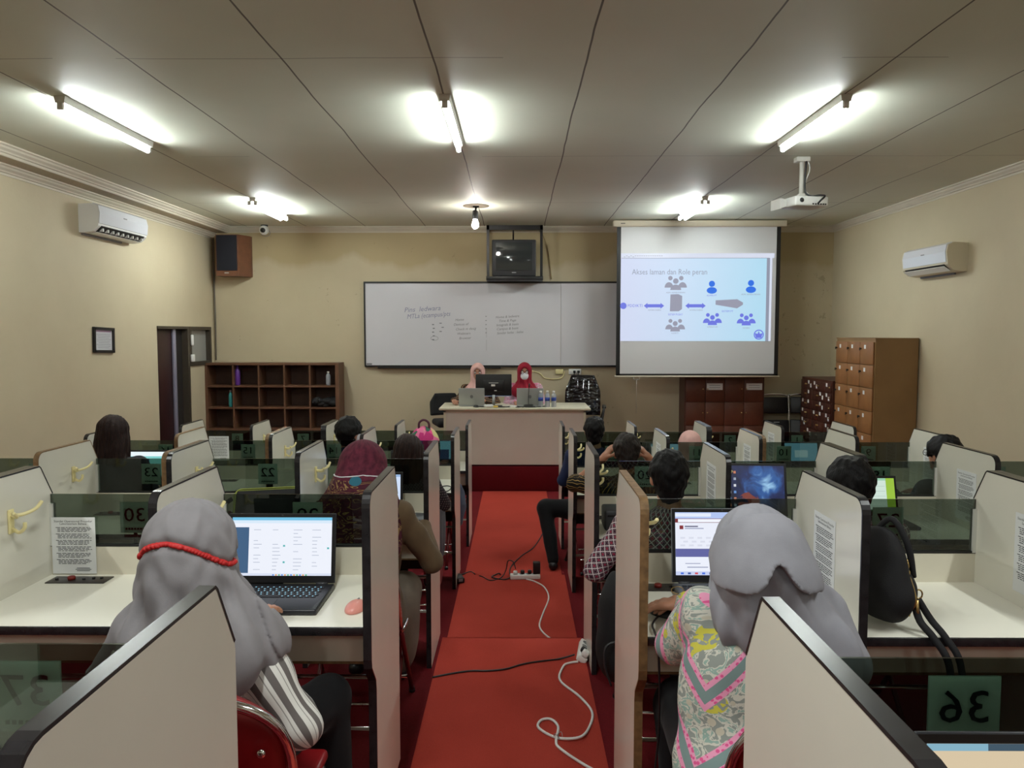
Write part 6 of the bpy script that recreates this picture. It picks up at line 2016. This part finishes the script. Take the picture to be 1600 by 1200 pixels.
tag(MB().tube(smooth_path([(0.34, 7.9, 0.011), (0.289, 7.70, 0.011), (0.162, 7.05, 0.011), (0.03, 6.72, 0.011), (-0.059, 6.37, 0.011), (-0.045, 6.05, 0.011), (-0.06, 5.90, 0.011), (-0.11, 5.87, 0.03), (-0.13, 5.845, 0.132), (-0.17, 5.83, 0.131), (-0.19, 5.77, 0.131), (-0.10, 5.72, 0.131), (-0.045, 5.745, 0.14)]), 0.005, 8).build('power_cable', M['black']), 'black charger cord winding down the middle of the runner', 'cord')
tag(MB().tube(smooth_path([(-0.01, 5.76, 0.20), (-0.03, 5.78, 0.25), (-0.07, 5.80, 0.25), (-0.085, 5.80, 0.18), (-0.12, 5.77, 0.131), (-0.2, 5.70, 0.131), (-0.26, 5.78, 0.131), (-0.29, 5.81, 0.131)]), 0.004, 8).build('power_cable', M['black']), 'thin black cord arching out of the far power strip', 'cord')
t = empty('charger_brick', (-0.44, 5.70, 0.126), 'black laptop charger brick on the floor beside the left aisle panels', 'charger', None, 0.3)
MB().box((0, 0, 0.02), (0.06, 0.13, 0.04), 0, 0.008).build('case', M['black'], t)
MB().box((0.0, -0.066, 0.025), (0.03, 0.003, 0.02)).build('rating_label', M['grey'], t)
MB().tube(smooth_path([(0, 0.06, 0.02), (0.05, 0.12, 0.008), (0.13, 0.17, 0.008), (0.15, 0.10, 0.008)]), 0.004, 6).build('lead', M['black'], t)

# ------------------------------------------------------------------ on the teacher desk
def lid_laptop(loc, rz, label, w, h):
    t = empty('laptop', loc, label, 'laptop', None, rz)
    MB().box((0, 0, 0.009), (w, 0.23, 0.016), 0, 0.005).build('base', M['silver'], t)
    R = TR(0, 0.112, 0.018) @ RX(-0.22)
    l = MB().box((0, 0, h / 2), (w, 0.007, h), 0, 0.003, M=R).build('lid', mat('silver_lid', lin(176, 180, 178), 0.45, metal=0.2), t)
    MB().box((0, -0.0038, h / 2 + 0.005), (w * 0.94, 0.0008, h * 0.88), M=R).build('screen', em((190, 205, 225), 0.5), l)
    MB().ell((0, 0.004, h / 2), (0.02, 0.001, 0.024), M=R).build('emblem', M['grey'], l)
    return t
lid_laptop((-0.58, 9.90, DT), PI, 'silver laptop on the teacher desk left of the black monitor', 0.33, 0.225)
lid_laptop((0.165, 9.90, DT), PI, 'silver laptop on the teacher desk in front of the crimson scarf', 0.34, 0.225)
t = empty('monitor', (-0.30, 9.79, DT), 'black computer monitor seen from behind on the teacher desk', 'monitor', None, PI)
MB().box((0, 0, 0.275), (0.46, 0.035, 0.275), 0, 0.008).build('housing', M['black'], t)
MB().box((0, 0.022, 0.265), (0.26, 0.02, 0.15), 0, 0.008).build('back_cover', M['black'], t)
MB().b2((-0.02, 0.0325, 0.26), (0.03, 0.0335, 0.285)).b2((-0.06, 0.0325, 0.30), (0.06, 0.0332, 0.306)).b2((-0.04, 0.0325, 0.20), (-0.01, 0.0332, 0.21)).build('back_label', M['white'], t)
MB().tube([(0, 0.02, 0.012), (0, 0.02, 0.15)], 0.018).build('stand', M['silver'], t)
MB().box((0, 0.01, 0.006), (0.22, 0.15, 0.012), 0, 0.005).build('foot', M['black'], t)
MB().box((0, -0.0185, 0.25), (0.44, 0.001, 0.245)).build('screen', em((150, 170, 200), 0.4), t)
for i, x in enumerate((0.30, 0.385, 0.465)):
    t = bottle((x, 9.72, DT), 0.032, 0.205, M['pet'], M['white'], 'water bottle with blue label on the teacher desk, %s of three' % ('leftmost', 'middle', 'rightmost')[i], 'bottle', mat('blue_label', lin(36, 62, 150), 0.5))
    t.name = 'water_bottle'
    t['group'] = 'water bottles on the teacher desk'
t = empty('desk_microphone', (0.145, 9.68, DT), 'slim gooseneck microphone on the teacher desk', 'microphone')
MB().box((0, 0, 0.018), (0.12, 0.10, 0.035), 0, 0.012).build('base', M['black'], t)
MB().tube(smooth_path([(0, 0.02, 0.03), (-0.002, 0.02, 0.12), (0.006, 0.02, 0.27)]), 0.004, 8).tube([(0.006, 0.02, 0.25), (0.01, 0.02, 0.30)], 0.008).build('gooseneck', M['black'], t)
q = MB()
rr = random.Random(5)
for k in range(5):
    x0, y0 = -0.55 + k * 0.15, 9.68
    q.tube(smooth_path([(x0, y0 + rr.uniform(0, 0.2), DT + 0.006), (x0 + 0.1, y0 + rr.uniform(-0.08, 0.02), DT + 0.006), (x0 + 0.22, y0 + rr.uniform(-0.05, 0.1), DT + 0.006), (x0 + 0.33, y0 + rr.uniform(-0.08, 0.12), DT + 0.006)]), 0.006, 6)
tag(q.build('cable_tangle', M['black']), 'tangle of black cables along the front of the teacher desk', 'cables')
mouse((-0.52, 9.68, DT), 0.4, 'black computer mouse on the teacher desk', M['black'])
tag(at(MB().box((0, 0, 0.02), (0.12, 0.07, 0.035), 0, 0.014, R=(0, 0, 0.3)).build('tissue_pack', M['white']), (-0.36, 9.645, DT)), 'white soft packet on the teacher desk below the monitor', 'tissue pack')
tag(at(MB().box((0, 0, 0.012), (0.06, 0.04, 0.022), 0, 0.008).build('yellow_box', mat('yellow_card', lin(222, 190, 90), 0.6)), (-0.27, 9.64, DT)), 'small yellow box beside the white packet on the teacher desk', 'box')
tag(at(MB().box((0, 0, 0.012), (0.09, 0.07, 0.022), 0, 0.008, R=(0, 0, 0.2)).build('adapter', M['white']), (-0.05, 9.66, DT)), 'white adapter among the cables on the teacher desk', 'adapter')
